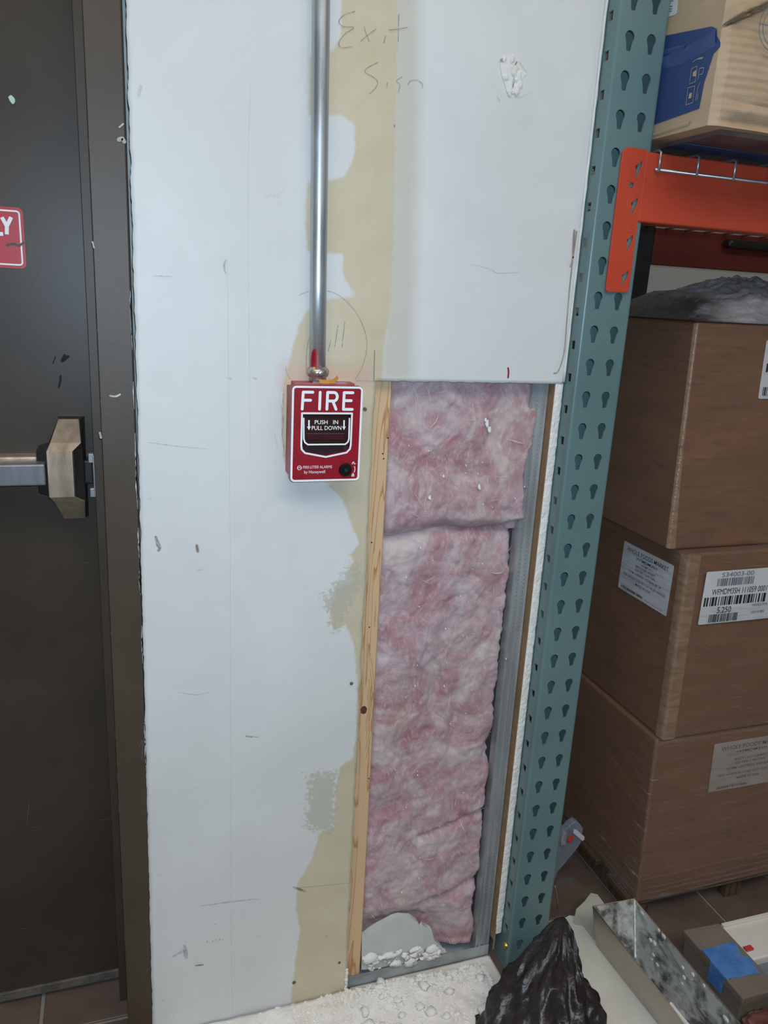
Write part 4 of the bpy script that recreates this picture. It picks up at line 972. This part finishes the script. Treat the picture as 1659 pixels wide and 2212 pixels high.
# round printed seal on the sloping lip of the front
O_ = Vector((.8165+.02, -.2155, 1.6465)); sq_ = onY(1672, 62, -.150); SFm = frame_map((sq_.x, -.149, sq_.z), (1, 0, 0), (0, 0, 1))
cs = [ngon(0, 0, r, 40) for r in (.030, .024, .012)]
o = strokes('printed_seal', [c_+[c_[0]] for c_ in cs]+[[(-.03, 0), (.03, 0)], [(0, -.024), (0, .024)]], .0012, SFm, MT['inkgrey'], cb, .007)
# torn flap under the box
hexa('bottom_flap', [(BX+.035, -.128, 1.5305), (1.35, -.130, 1.5300), (1.35, .05, 1.5300), (BX+.035, .05, 1.5305), (BX+.030, -.132, 1.5355), (1.35, -.134, 1.5355), (1.35, .05, 1.5355), (BX+.030, .05, 1.5355)], MT['under'], cb)
plate('blue_panel', [(.815, -.055), (1.3, -.035), (1.3, .02), (.815, -.01)], [], .0005, frame_map((0, 0, 1.5297), (1, 0, 0), (0, 1, 0)), MT['blue'], cb)

# ================================================================== WRAPPED STACK OF BROWN BOXES
def carton(name, ftl, fbl, w, d, label, sk=0.0):
    (x1, y1, z1), (x0, y0, z0) = ftl, fbl
    e = empty(name, (x0+w/2, y0+d/2, z0)); tag(e, label, 'box', 'cartons wrapped on the pallet')
    hexa('carton_body', [(x0, y0, z0), (x0+w, y0+sk, z0), (x0+w, y0+d, z0), (x0, y0+d, z0), (x1, y1, z1), (x1+w, y1+sk, z1), (x1+w, y1+d, z1), (x1, y1+d, z1)], MT['crate'], e, .006, 3)
    return e
SX = .985
c1 = carton('cardboard_carton', (SX, .067, 1.270), (SX, .048, .8445), .56, .45, 'large brown carton at the top of the wrapped stack')
c2 = carton('cardboard_carton', (1.015, .024, .8430), (1.020, .018, .4440), .53, .47, 'brown carton in the middle of the stack with two white labels')
c3 = carton('cardboard_carton', (1.012, .026, .4430), (1.010, .003, .0600), .54, .48, 'brown carton at the foot of the stack with a filmed-over label')
# vertical tape on the corner of the middle carton
tp = []
for k in range(22):
    t = k/21; x = 1.020-.005*t; z = .446+(.841-.446)*t; y = .018+.006*t
    tp.append([(x-.0022, y+.020, z), (x-.0016, y+.005, z), (x+.0016, y-.0012, z), (x+.006, y-.0018-.001*nz(t*20, 1), z), (x+.028, y-.0016, z)])
vs = [p for r in tp for p in r]; fs = [(k*5+i, k*5+i+1, k*5+i+6, k*5+i+5) for k in range(21) for i in range(4)]
from_py('corner_tape', vs, fs, MT['tape'], c2, True)
vs = []
for k in range(10):
    t = k/9; z = .848+.42*t; y = .048+.019*t; vs += [(SX-.0012, y+.006, z), (SX+.0012, y-.0002, z), (SX+.004+.012*(1-t)**3, y-.0012, z)]
from_py('corner_tape', vs, [(k*3+i, k*3+i+1, k*3+i+4, k*3+i+3) for k in range(9) for i in range(2)], MT['tape'], c1, True)
# labels on the middle carton
# left face: frame u runs toward the viewer (-Y)
def face_frame_left(x): return frame_map((x, 0, 0), (0, -1, 0), (0, 0, 1))
L2 = face_frame_left(1.0160)
l2 = lambda a, b: (lambda p: (-p.y, p.z))(onX(1320+a/4.894, 1160+b/4.894, 1.0160))
quad = [l2(*p) for p in [(135, 50), (660, 280), (600, 830), (82, 550)]]
(uL, vT), (uR, vTr), (uRb, vB), (uLb, vBl) = quad
u0, u1, v0, v1 = (uL+uLb)/2, (uR+uRb)/2, (vB+vBl)/2, (vT+vTr)/2
lb2 = plate('carton_label', rrect(u0, u1, v0, v1, .003), [], .0005, lambda u, v, n=0: L2(u, v, n+.0008), MT['label'], c2)
uc, h = (u0+u1)/2, v1-v0
for s, fv, fh, fw_, mt_ in [('WHOLE FOODS MARKET', .84, .085, .84, 'ink'), ('WFMDM3SH', .75, .055, .42, 'ink'), ('3DM1S', .675, .04, .2, 'inkgrey'), ('RECYCLED KRAFT', .60, .045, .40, 'ink'), ('250 PER CARTON', .53, .045, .40, 'ink'), ('WFM 10359021 PO BAG 00 14', .44, .045, .66, 'ink'), ('THIS CARTON DOES NOT SUIT REUSE HANDLES', .33, .05, .86, 'ink'), ('MADE IN USA', .24, .045, .3, 'ink'), ('PRINTED BAGS', .05, .02, .36, 'inkgrey')]:
    text('label_lettering', s, L2, uc+(.25*(u1-u0) if fh < .03 else 0), v0+h*fv, h*fh, MT[mt_], lb2, width=(u1-u0)*fw_, n=.0013, align='CENTER', bold=.003)
barcode('label_barcode', L2, u0+(u1-u0)*.06, u0+(u1-u0)*.52, v0+h*.05, v0+h*.10, MT['ink'], lb2, .0013, 4)
F2 = frame_map((0, .0190, 0), (1, 0, 0), (0, 0, 1)); f2 = lambda a, b: (lambda p: (p.x, p.z))(onY(1320+a/4.894, 1160+b/4.894, .0190))
a_, b_, c_ = f2(985, 370), f2(935, 925), f2(1655, 290)
u0, u1, v0, v1 = (a_[0]+b_[0])/2, f2(1659, 500)[0]+.045, b_[1], a_[1]
lb3 = plate('carton_label', rrect(u0, u1, v0, v1, .003), [], .0005, lambda u, v, n=0: F2(u, v, n+.0016), MT['label'], c2)
h = v1-v0; w = f2(1645, 500)[0]-u0
text('label_lettering', 'S34003-00', F2, u0+w*.245, v1-.115*h, h*.085, MT['inkgrey'], lb3, width=w*.50, n=.0022)
barcode('label_barcode', F2, u0+w*.185, u0+w*.76, v1-.285*h, v1-.14*h, MT['inkgrey'], lb3, .0021, 2)
text('label_lettering', 'WFMDM3SH 111059 0001', F2, u0+w*.13, v1-.445*h, h*.11, MT['ink'], lb3, width=w*.87, n=.0022)
barcode('label_barcode', F2, u0+w*.03, u0+w*1.02, v1-.655*h, v1-.485*h, MT['ink'], lb3, .0021, 7)
text('label_lettering', '5,250', F2, u0+w*.26, v1-.80*h, h*.115, MT['ink'], lb3, width=w*.22, n=.0022)
barcode('label_barcode', F2, u0+w*.15, u0+w*.60, v1-.975*h, v1-.82*h, MT['ink'], lb3, .0021, 9)
text('label_lettering', '10/11/05', F2, u0+w*.82, v1-.87*h, h*.05, MT['inkgrey'], lb3, width=w*.2, n=.0022)
text('label_lettering', 'MENDOTA', F2, u0+w*.82, v1-.73*h, h*.05, MT['inkgrey'], lb3, width=w*.24, n=.0022)
# label on the low carton seen through film, and the label edge on the top carton
F3 = frame_map((0, .0155, 0), (1, 0, 0), (0, -.06, 1)); f3 = lambda a, b: (lambda p: (p.x, p.z))(onY(a, b, .018))
u0, u1 = f3(1547, 1610)[0], f3(1659, 1650)[0]+.05; v1, v0 = f3(1548, 1610)[1], f3(1536, 1710)[1]
F3 = frame_map((0, .0030-.0008+.023*((v0-.06)/.383), v0), (1, 0, 0), (0, .023, .383))
lb4 = plate('carton_label', rrect(u0, u1, 0, v1-v0, .003), [], .0005, lambda u, v, n=0: F3(u, v, n+.0006), MT['labeldim'], c3)
h = v1-v0; w = u1-u0
for s, fv, fh, fw_ in [('WHOLE FOODS MARKET', .84, .08, .8), ('WFMDM3SH', .75, .05, .4), ('RECYCLED KRAFT', .60, .045, .4), ('250 PER CARTON', .52, .045, .4), ('WFM 10359021 PO BAG', .42, .045, .6), ('THIS CARTON DOES NOT SUIT REUSE', .3, .045, .8), ('MADE IN USA', .2, .045, .3)]:
    text('label_lettering', s, F3, (u0+u1)/2, h*fv, h*fh, MT['inkdim'], lb4, width=w*fw_, n=.0012, align='CENTER', bold=.002)
barcode('label_barcode', F3, u0+w*.1, u0+w*.5, h*.04, h*.09, MT['inkdim'], lb4, .0012, 3)
f1 = lambda a, b: (lambda p: (p.x, p.z))(onY(a, b, .056))
u0, v1, v0 = f1(1652, 800)[0], f1(1655, 735)[1], f1(1648, 862)[1]
F1 = frame_map((0, .048-.0008+.019*((v0-.8445)/.4255), v0), (1, 0, 0), (0, .019, .4255))
lb5 = plate('carton_label', rrect(u0, u0+.15, 0, v1-v0, .003), [], .0005, lambda u, v, n=0: F1(u, v, n+.0006), MT['label'], c1)
barcode('label_barcode', F1, u0+.008, u0+.13, .006, .022, MT['ink'], lb5, .0012, 8); barcode('label_barcode', F1, u0+.008, u0+.13, .05, .066, MT['ink'], lb5, .0012, 6)

# pallet under the stack
pal = empty('wood_pallet', (1.3, .25, 0)); tag(pal, 'low dark wooden pallet under the wrapped cartons', 'pallet')
for k in range(4): box('deck_board', 1.00, 1.60, .012+.13*k, .10+.13*k, .045, .0590, MT['pallet'], pal, .001)
for x in (1.02, 1.27, 1.53): box('stringer', x, x+.04, .02, .48, .001, .0445, MT['pallet'], pal, .001)

# stretch film round the stack and bunched over its top
def stack_xy(z):
    if z > .8437: t = (z-.8445)/.4255; return SX, .048+.019*t
    if z > .4435: t = (z-.444)/.399; return 1.020-.005*t, .018+.006*t
    t = (z-.06)/.383; return 1.010+.002*t, .003+.023*t
zf = np.linspace(.062, 1.275, 150); vs, fs = [], []; NF = 26
for z in zf:
    x, y = stack_xy(min(max(z, .062), 1.2695))
    # film is drawn tight between stack steps
    xm = np.mean([stack_xy(min(max(z+d, .061), 1.269))[0] for d in np.linspace(-.02, .02, 7)]); ym = np.mean([stack_xy(min(max(z+d, .061), 1.269))[1] for d in np.linspace(-.02, .02, 7)])
    x, y = min(x, xm)-.0035, min(y, ym)-.0045
    w = 1e-3*(1+.8*nz(z*90, 2))
    for i in range(NF):
        if i < 8: p = (x-w*.4, y+.44-.434*i/7, z)
        else: u = (i-8)/(NF-9); p = (x+.004+.53*u, y-w*(.4+.6*nz(u*6, z*70)), z)
        vs.append(p)
for k in range(len(zf)-1):
    for i in range(NF-1): a = k*NF+i; fs.append((a, a+1, a+NF+1, a+NF))
sf = from_py('stretch_film', vs, fs, MT['film'], None, True); tag(sf, 'clear stretch film wrapped tight around the brown cartons', 'film')
# lower bunched ropes of film
for k in range(5):
    z = .066+(0, .008, .021, .037, .060)[k]+.003*nz(k, 1)
    pts = [(1.004+.53*t, -.004-.002*(k % 2)+.001*nz(t*7, k), z+.004*nz(t*3, k*2)+.006*t) for t in np.linspace(0, 1, 14)]
    tube('film_rope', [(1.0015, .3, z-.01), (1.0015, .12, z)]+pts, .0014+.0004*(k % 3), MT['film'], sf, 6)
# bunch on top
vs, fs = [], []; nu, nv = 150, 90
for j in range(nv):
    for i in range(nu):
        u, v = i/(nu-1), j/(nv-1); x = SX-.006+.58*u; y = .066+.36*v
        hgt = .070*(math.sin(math.pi*min(1, v*1.15+.06))**.6)*(.50+.45*math.exp(-((u-.36)/.22)**2)+.16*math.exp(-((u-.03)/.09)**2))
        fold = 1-2*abs(nz(x*7, y*26+2.5*nz(x*8, y*8), 4)); hgt += .016*fold*(.3+.7*min(1, max(0, u-.08)*4))+.008*(1-2.5*abs(nz(x*16, y*60+3*nz(x*12, y*12, 2), 7)))*min(1, max(0, u-.1)*4)+.0035*(1-2*abs(nz(x*30, y*90+2*nz(x*20, y*20), 3)))*min(1, max(0, u-.1)*4)
        e = min(1, min(u, 1-u)*14)*min(1, min(v, 1-v)*14)
        hgt = max(hgt, .012)
        vs.append((x, y-.004*(1-v)*nz(x*20, 5), 1.2725+hgt*e))
for j in range(nv-1):
    for i in range(nu-1): a = j*nu+i; fs.append((a, a+1, a+nu+1, a+nu))
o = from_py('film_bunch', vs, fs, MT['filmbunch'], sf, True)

# ================================================================== THINGS ON THE FLOOR
# clear plastic pack behind the post
cpk = empty('plastic_package', (.93, .13, 0)); tag(cpk, 'clear plastic package with a red spot leaning behind the teal post', 'package')
CPF = frame_map((0, .115, 0), (1, 0, 0), (0, 0, 1)); cq = lambda a, b: (lambda p: (p.x, p.z))(onY(1160+a/8.296, 1740+b/8.296, .115))
pk = plate('package_shell', [cq(*p) for p in [(690, 285), (760, 320), (835, 410), (820, 500), (845, 590), (735, 770), (630, 900), (480, 1080), (380, 1190), (300, 1400), (240, 1390), (330, 1080), (380, 760), (410, 560), (470, 440), (540, 420), (600, 350)]], [], .018, CPF, MT['clear'], cpk, .003)
plate('package_card', [cq(*p) for p in [(650, 420), (700, 425), (840, 545), (835, 600), (800, 620), (640, 480)]], [], .002, lambda u, v, n=0: CPF(u, v, n+.003), MT['label'], cpk)
plate('red_spot', [cq(*p) for p in [(540, 600), (580, 530), (640, 520), (655, 570), (600, 640), (545, 650)]], [], .002, lambda u, v, n=0: CPF(u, v, n+.003), MT['redplastic'], cpk)
plate('package_card', [cq(*p) for p in [(420, 590), (470, 450), (530, 460), (490, 700), (410, 700)]], [], .002, lambda u, v, n=0: CPF(u, v, n+.003), simple('silver_card', '9A98A4', 'C4C2CC', .2, .4, 60), cpk)
lp = [onY(1160+a/8.296, 1740+b/8.296, .06) for a, b in [(320, 1440), (345, 1560), (368, 1700), (365, 1850)]]
o = tube('clear_cord', [Vector((p.x, p.y, max(p.z, .004))) for p in lp], .0012, MT['wire'], None, 6); tag(o, 'thin pale cord hanging beside the foot of the teal post', 'cord')
a, b = onZ(1200, 1908, .003), onZ(1238, 1900, .003)
o = hexa('plastic_offcut', [(a.x, a.y-.004, .0006), (b.x, b.y-.004, .0006), (b.x, b.y+.008, .0006), (a.x, a.y+.008, .0006), (a.x, a.y-.004, .0036), (b.x, b.y-.004, .0036), (b.x, b.y+.008, .0036), (a.x, a.y+.008, .0036)], MT['scuff']); tag(o, 'short grey strip offcut on the dark floor behind the post', 'strip')

# cream board under the pan, torn at its far end, and a grey torn one behind it
def slab_on_floor(name, px, z0, th, mat, label, cat='board'):
    pts = [onZ(x, y, z0+th) for x, y in px]
    n = len(pts); vs = [(p.x, p.y, z0) for p in pts]+[(p.x, p.y, z0+th) for p in pts]
    fs = [tuple(range(n))[::-1], tuple(range(n, 2*n))]+[(i, (i+1) % n, n+(i+1) % n, n+i) for i in range(n)]
    o = from_py(name, vs, fs, mat); tag(o, label, cat); return o
slab_on_floor('board_offcut', [(1217, 1985), (1230, 1977), (1240, 1979), (1250, 1975), (1262, 1985), (1275, 2000), (1290, 2030), (1340, 2085), (1480, 2260), (1290, 2300), (1240, 2110)], .0045, .0115, MT['board'], 'cream board offcut with a torn end lying under the metal pan')
gp = [onZ(x, y, .03) for x, y in [(1240, 1985), (1245, 1962), (1262, 1948), (1276, 1932), (1290, 1934), (1302, 1946), (1316, 1960), (1330, 1990), (1300, 2005), (1285, 2020), (1262, 1990)]]
vs = [(p.x, p.y, .006+.9*max(0, p.y-.0)*.25) for p in gp]; n = len(vs); vs += [(x, y, z+.010) for x, y, z in vs]
fs = [tuple(range(n))[::-1], tuple(range(n, 2*n))]+[(i, (i+1) % n, n+(i+1) % n, n+i) for i in range(n)]
o = from_py('board_offcut', vs, fs, MT['boardgrey']); tag(o, 'small grey torn board piece behind the cream board', 'board')
o.location.z += 0

# mud pan
RZ, BZ = .104, .0168
pan = empty('mud_pan', (.935, -.2, BZ)); tag(pan, 'long steel plastering pan smeared with dried plaster on the cream board', 'pan')
ra = [(.880, -.0205), (.9775, -.0245), (.980, -.400), (.886, -.400)]
ba = [(.891, -.036), (.950, -.085), (.955, -.345), (.9065, -.345)]
ra3 = [(x, y, RZ) for x, y in ra]; ba3 = [(x, y, BZ) for x, y in ba]
T_ = .0012
def inner(p, c, z): v = Vector((c[0]-p[0], c[1]-p[1])).normalized()*T_*1.6; return (p[0]+v.x, p[1]+v.y, z)
ctr = (.935, -.2)
rin = [inner(p, ctr, RZ) for p in ra]; bin_ = [inner(p, ctr, BZ+T_) for p in ba]
vs = ra3+ba3; fs = [(i, (i+1) % 4, 4+(i+1) % 4, 4+i) for i in range(4)]+[(4, 5, 6, 7)]
from_py('outer_wall', vs, fs, MT['panout'], pan)
vs = rin+bin_; from_py('inner_wall', vs, fs, MT['panin'], pan)
bm = bmesh.new(); mid = [((a[0]+b[0])/2, (a[1]+b[1])/2, RZ) for a, b in zip(ra, rin)]
add_tube(bm, mid+[mid[0]], .0012, 6); from_bm('rim', bm, MT['silver'], pan, True)
bm = bmesh.new(); R = random.Random(21)
a, b = Vector(rin[1]), Vector(bin_[1])
seam = [a.lerp(b, k/30*.97)+Vector((-.0012+.0008*nz(k*.7, 1), -.0022+.0008*nz(k*.6, 5), 0)) for k in range(31)]
add_tube(bm, seam, [.0017+.0012*nz(k*.5, 9) for k in range(31)], 7)
for px_, py2, r_ in ((1408, 2030, .0048), (1416, 2037, .0060), (1350, 2030, .0030), (1480, 2065, .0040)):
    pp = onX(px_, py2, .966); bmesh.ops.create_icosphere(bm, subdivisions=2, radius=r_, matrix=Matrix.Translation(Vector((.9655-.12*max(0, .1-pp.z), pp.y, min(pp.z, .098)))) @ Matrix.Diagonal((.45, 1, .9, 1)))
for k in range(16):
    t, s = R.random(), R.random(); p = Vector(rin[1]).lerp(Vector(rin[2]), .05+.9*t); p2 = Vector(bin_[1]).lerp(Vector(bin_[2]), .05+.9*t); p = p.lerp(p2, s*.8)
    bmesh.ops.create_icosphere(bm, subdivisions=1, radius=R.uniform(.0015, .005), matrix=Matrix.Translation(p+Vector((-.001, 0, 0))) @ Matrix.Diagonal((.4, R.uniform(.6, 1.8), 1, 1)))
o = from_bm('plaster_crumbs', bm, MT['plaster'], pan); tag(o, kind='stuff')
vs, fs = [], []
for j in range(14):
    for i in range(10):
        u, v = i/9, j/13; x = .9085+(.953-.9085)*u; y = -.345+.15*v-.008*nz(u*4, 3); vs.append((x, y, BZ+.004+.020*(1-v)**1.2*(.6+.5*nz(u*3, v*5, 1))))
from_py('plaster_residue', vs, [(j*10+i, j*10+i+1, j*10+i+11, j*10+i+10) for j in range(13) for i in range(9)], MT['plaster'], pan, True)

# clear organiser case with blue tape
KZ = .070
k1, k2, k3 = (1.052, -.093), (1.139, -.100), (1.057, -.251)
cs_ = empty('plastic_case', (1.1, -.17, 0)); tag(cs_, 'smoky clear plastic case with blue tape across its lid', 'case')
hexa('case_lid', [(1.052, -.262, .052), (1.139, -.262, .052), (1.139, -.098, .052), (1.052, -.093, .052), (1.052, -.262, KZ), (1.139, -.262, KZ), (1.139, -.098, KZ), (1.052, -.093, KZ)], MT['case'], cs_, .003)
hexa('case_base', [(1.057, -.257, .001), (1.135, -.257, .001), (1.135, -.103, .001), (1.057, -.099, .001), (1.055, -.259, .051), (1.137, -.259, .051), (1.137, -.101, .051), (1.055, -.096, .051)], MT['case'], cs_, .003)
KF = frame_map((0, 0, KZ), (1, 0, 0), (0, 1, 0)); kq = lambda a, b: (lambda p: (p.x, p.y))(onZ(1400+a/6.405, 1900+b/6.405, KZ))
hexa('lid_rib', [(1.060, -.255, KZ-.001), (1.131, -.255, KZ-.001), (1.131, -.106, KZ-.001), (1.060, -.101, KZ-.001), (1.061, -.254, KZ+.0016), (1.130, -.254, KZ+.0016), (1.130, -.107, KZ+.0016), (1.061, -.102, KZ+.0016)], MT['case'], cs_, .001)
top = [kq(*p) for p in [(735, 985), (870, 955), (1040, 905), (1180, 880), (1240, 950), (1290, 1060), (1400, 1090), (1545, 1310), (1330, 1350), (1100, 1385), (1050, 1440), (1000, 1420), (900, 1320), (850, 1240)]]
top = [(min(max(x, 1.0508), 1.1390), y) for x, y in top]
bt = plate('blue_tape', top, [], .0009, lambda u, v, n=0: KF(u, v, n+.0028), MT['bluetape'], cs_)
ys = [p[1] for p in top]
box('blue_tape', 1.0500, 1.0516, min(ys)+.012, max(ys)-.028, .030, KZ+.002, MT['bluetape'], cs_)
# white tray to the right of it
wt = empty('white_tray', (1.25, -.15, 0)); tag(wt, 'flat white plastic tray beside the smoky case', 'tray')
hexa('tray_body', [(1.1425, -.190, .001), (1.42, -.190, .001), (1.42, -.102, .001), (1.1425, -.100, .001), (1.1425, -.190, .064), (1.42, -.190, .064), (1.42, -.102, .064), (1.1425, -.100, .064)], MT['whiteplastic'], wt, .003)
hexa('tray_lip', [(1.1425, -.108, .064), (1.42, -.110, .064), (1.42, -.102, .064), (1.1425, -.100, .064), (1.1425, -.108, .070), (1.42, -.110, .070), (1.42, -.102, .070), (1.1425, -.100, .070)], MT['whiteplastic'], wt, .001)
a = onZ(1612, 2052, .066); o = box('red_clip', a.x-.002, a.x+.016, a.y-.004, a.y+.007, .0645, .0690, MT['redplastic'], None, .001); tag(o, 'tiny red plastic clip on the white tray', 'clip')
gb = box('grey_box', 1.1425, 1.40, -.300, -.194, .001, .055, simple('dull_blue_grey_plastic', '6E747C', '7C828A', .4), None, .004); tag(gb, 'dull grey plastic box in front of the white tray', 'box')
# crumpled wrapper in the corner
bm = bmesh.new(); bmesh.ops.create_icosphere(bm, subdivisions=5, radius=1)
for v in bm.verts:
    d = v.co.normalized(); k = 1+.28*abs(fbm(d.x*2.4, d.y*2.4, d.z*2.4, 4)); v.co = Vector((1.090+.065*d.x*k, -.315+.050*d.y*k, max(.001, .026+.026*d.z*k)))
wr = from_bm('crumpled_wrapper', bm, MT['junk'], None, True); tag(wr, 'crumpled red and brown wrapper at the front of the smoky case', 'wrapper')
bm = bmesh.new(); bmesh.ops.create_icosphere(bm, subdivisions=3, radius=1)
for v in bm.verts:
    d = v.co.normalized(); k = 1+.3*abs(fbm(d.x*3, d.y*3, d.z*3, 3)); v.co = Vector((1.118+.020*d.x*k, -.322+.018*d.y*k, .058+.012*d.z*k))
from_bm('green_patch', bm, MT['junkgreen'], wr, True)

# dusty sheet with gypsum rubble along the wall foot
def sheet_z(x, y):
    t = .009+.010*abs(fbm(x*7, y*11, 2, 3))+.006*abs(nz(x*30+nz(x*9, y*9), y*36, 7))
    r = .026*math.exp(-((y+.032)/.028)**2)*math.exp(-((x-.43)/.07)**2)+.010*math.exp(-((y+.06)/.04)**2)*math.exp(-((x-.55)/.1)**2)
    back = 1 if x <= .372 else min(1, .15+max(0, .0135-y)/.040)
    return (t+r*(.5+.6*abs(nz(x*24, y*24, 3))))*back
nu, nv = 120, 70; vs, fs = [], []
for j in range(nv):
    for i in range(nu):
        u, v = i/(nu-1), j/(nv-1)
        x = .022+.650*u; back = -.003+.0005*nz(x*12, 3)
        if x > .372: back = .0135
        y = back-(.36)*v
        e = min(1, u*14)*min(1, (1-u)*14)*min(1, (1-v)*14)
        z = .002+(sheet_z(x, y)-.002)*max(e, .12)
        if v == 0 and x <= .372: z = .010+.6*(z-.006)
        vs.append((x, y, z))
for j in range(nv-1):
    for i in range(nu-1): a = j*nu+i; fs.append((a, a+1, a+nu+1, a+nu))
sh = from_py('dust_sheet', vs, fs, MT['sheet'], None, True); tag(sh, 'crumpled cream dust sheet covered with gypsum dust along the wall foot', 'sheet')
md = sh.modifiers.new('thickness', 'SOLIDIFY'); md.thickness = .0006; md.offset = -1
def chunk_mesh(seed, s):
    R = random.Random(seed); bm = bmesh.new(); bmesh.ops.create_icosphere(bm, subdivisions=2, radius=1)
    a, b, c = R.uniform(.8, 1.5), R.uniform(.7, 1.2), R.uniform(.45, .8)
    for v in bm.verts:
        d = v.co.normalized(); k = 1+.45*noise.noise(d*1.6+Vector((seed*3.1, 0, 0)))+.18*noise.noise(d*4.5+Vector((0, seed*2.2, 0))); v.co = Vector((d.x*a, d.y*b, d.z*c))*k*s
    return bm
R = random.Random(4); n_ch = 0
spots = []
for k in range(26):
    for _ in range(60):
        x, y = R.uniform(.375, .52), R.uniform(-.10, .004)
        if R.random() < .35: x = R.uniform(.40, .64); y = R.uniform(-.18, -.02)
        s = R.uniform(.005, .0105)
        if all((x-a)**2+(y-b)**2 > (s+c+.003)**2*1.4 for a, b, c in spots): spots.append((x, y, s)); break
for k, (x, y, s) in enumerate(spots):
    o = from_bm('gypsum_chunk', chunk_mesh(k, s), MT['gypsum'], None, True); o.location = (x, y, sheet_z(x, y)+s*.45)
    tag(o, 'white chunk of broken gypsum lying on the dust sheet', 'rubble', 'gypsum chunks on the dust sheet')
bm = bmesh.new()
for k in range(2000):
    x = min(.64, max(.06, R.gauss(.44, .13))); y = R.uniform(-.22, -.002) if R.random() < .6 else R.gauss(-.03, .03)
    if y > -.002: continue
    s = R.uniform(.0010, .0036); m_ = Matrix.Translation((x, y, sheet_z(x, y)+s*.3)) @ Matrix.Rotation(R.random()*3, 4, 'Z') @ Matrix.Diagonal((R.uniform(.7, 1.7), 1, .7, 1))
    bmesh.ops.create_cube(bm, size=s*1.7, matrix=m_) if R.random() < .5 else bmesh.ops.create_icosphere(bm, subdivisions=1, radius=s, matrix=m_)
o = from_bm('gypsum_rubble', bm, MT['gypsum']); tag(o, 'fine white gypsum crumbs scattered over the dust sheet', 'rubble', None, 'stuff')
# broken lower corner of the wall sheet by the stud
bm = bmesh.new()
add_tube(bm, [(.3640+.0018*nz(k*.6, 1), -.0006, .012+.004*k) for k in range(14)], [.0030+.0018*nz(k*.8, 4) for k in range(14)], 7)
for v in bm.verts: v.co += Vector((nz(v.co.x*250, v.co.z*250), 0, nz(v.co.x*250, v.co.z*250, 9)))*.0015
from_bm('broken_edge', bm, MT['gypsum'], wall)

# black bin liner: faceted crumpled plastic
def lie(x, y): return (sheet_z(x, y)+.002 if x < .675 and -.36 < y < .0 else .001) if x < .80 else .0175
ring_n, ht_n = 110, 56; vs, fs = [], []
peak = Vector((.757, -.098, .172)); base_c = Vector((.672, -.215, 0))
for j in range(ht_n):
    t = j/(ht_n-1); c = base_c.lerp(peak, t**1.25); k = .86*(1-t)**.85+.13*(1-.6*t**6)
    for i in range(ring_n):
        a = 2*math.pi*i/ring_n; ca, sa = math.cos(a), math.sin(a)
        r = (.108+.012*ca*ca+.020*max(0, sa)*max(0, -ca))*k*(1-.30*max(0, ca)*min(1, t*3))
        f1_ = 1-2.2*abs(nz(ca*1.5+t*.6, sa*1.5, t*3.1+3)); f2_ = 1-2.2*abs(nz(ca*3.1+t*1.4, sa*3.1+4, t*6.5)); f3_ = 1-2*abs(nz(ca*7, sa*7+9, t*15))
        r *= 1+(.13*f1_+.07*f2_+.025*f3_)*(.5+.5*min(1, t*4))
        x, y = c.x+r*ca, c.y+r*sa; z = peak.z*t+(.016*nz(ca*2.2, sa*2.2, t*4)+.006*f2_)*min(1, t*5)*min(1, (1-t)*8)
        vs.append((x, y, max(lie(x, y), z)))
for j in range(ht_n-1):
    for i in range(ring_n):
        a = j*ring_n+i; b = j*ring_n+(i+1) % ring_n; fs.append((a, b, b+ring_n, a+ring_n))
fs.append(tuple(range(ring_n))[::-1]); fs.append(tuple((ht_n-1)*ring_n+i for i in range(ring_n)))
bag = from_py('bin_liner', vs, fs, MT['bag'], None, True); dm = bag.modifiers.new('creases', 'DECIMATE'); dm.ratio = .45; tag(bag, 'crumpled black plastic bag slumped at the foot of the teal post', 'bag')
bm = bmesh.new(); bmesh.ops.create_icosphere(bm, subdivisions=4, radius=1)
for v in bm.verts:
    d = v.co.normalized(); k = 1+.34*abs(fbm(d.x*2, d.y*2, d.z*2+5, 4))-.1; v.co = Vector((.752+.036*d.x*k, -.185+.060*d.y*k, max(lie(.752+.036*d.x*k, -.185+.06*d.y*k), .056+.050*d.z*k)))
from_bm('bag_fold', bm, MT['bag'], bag, True)
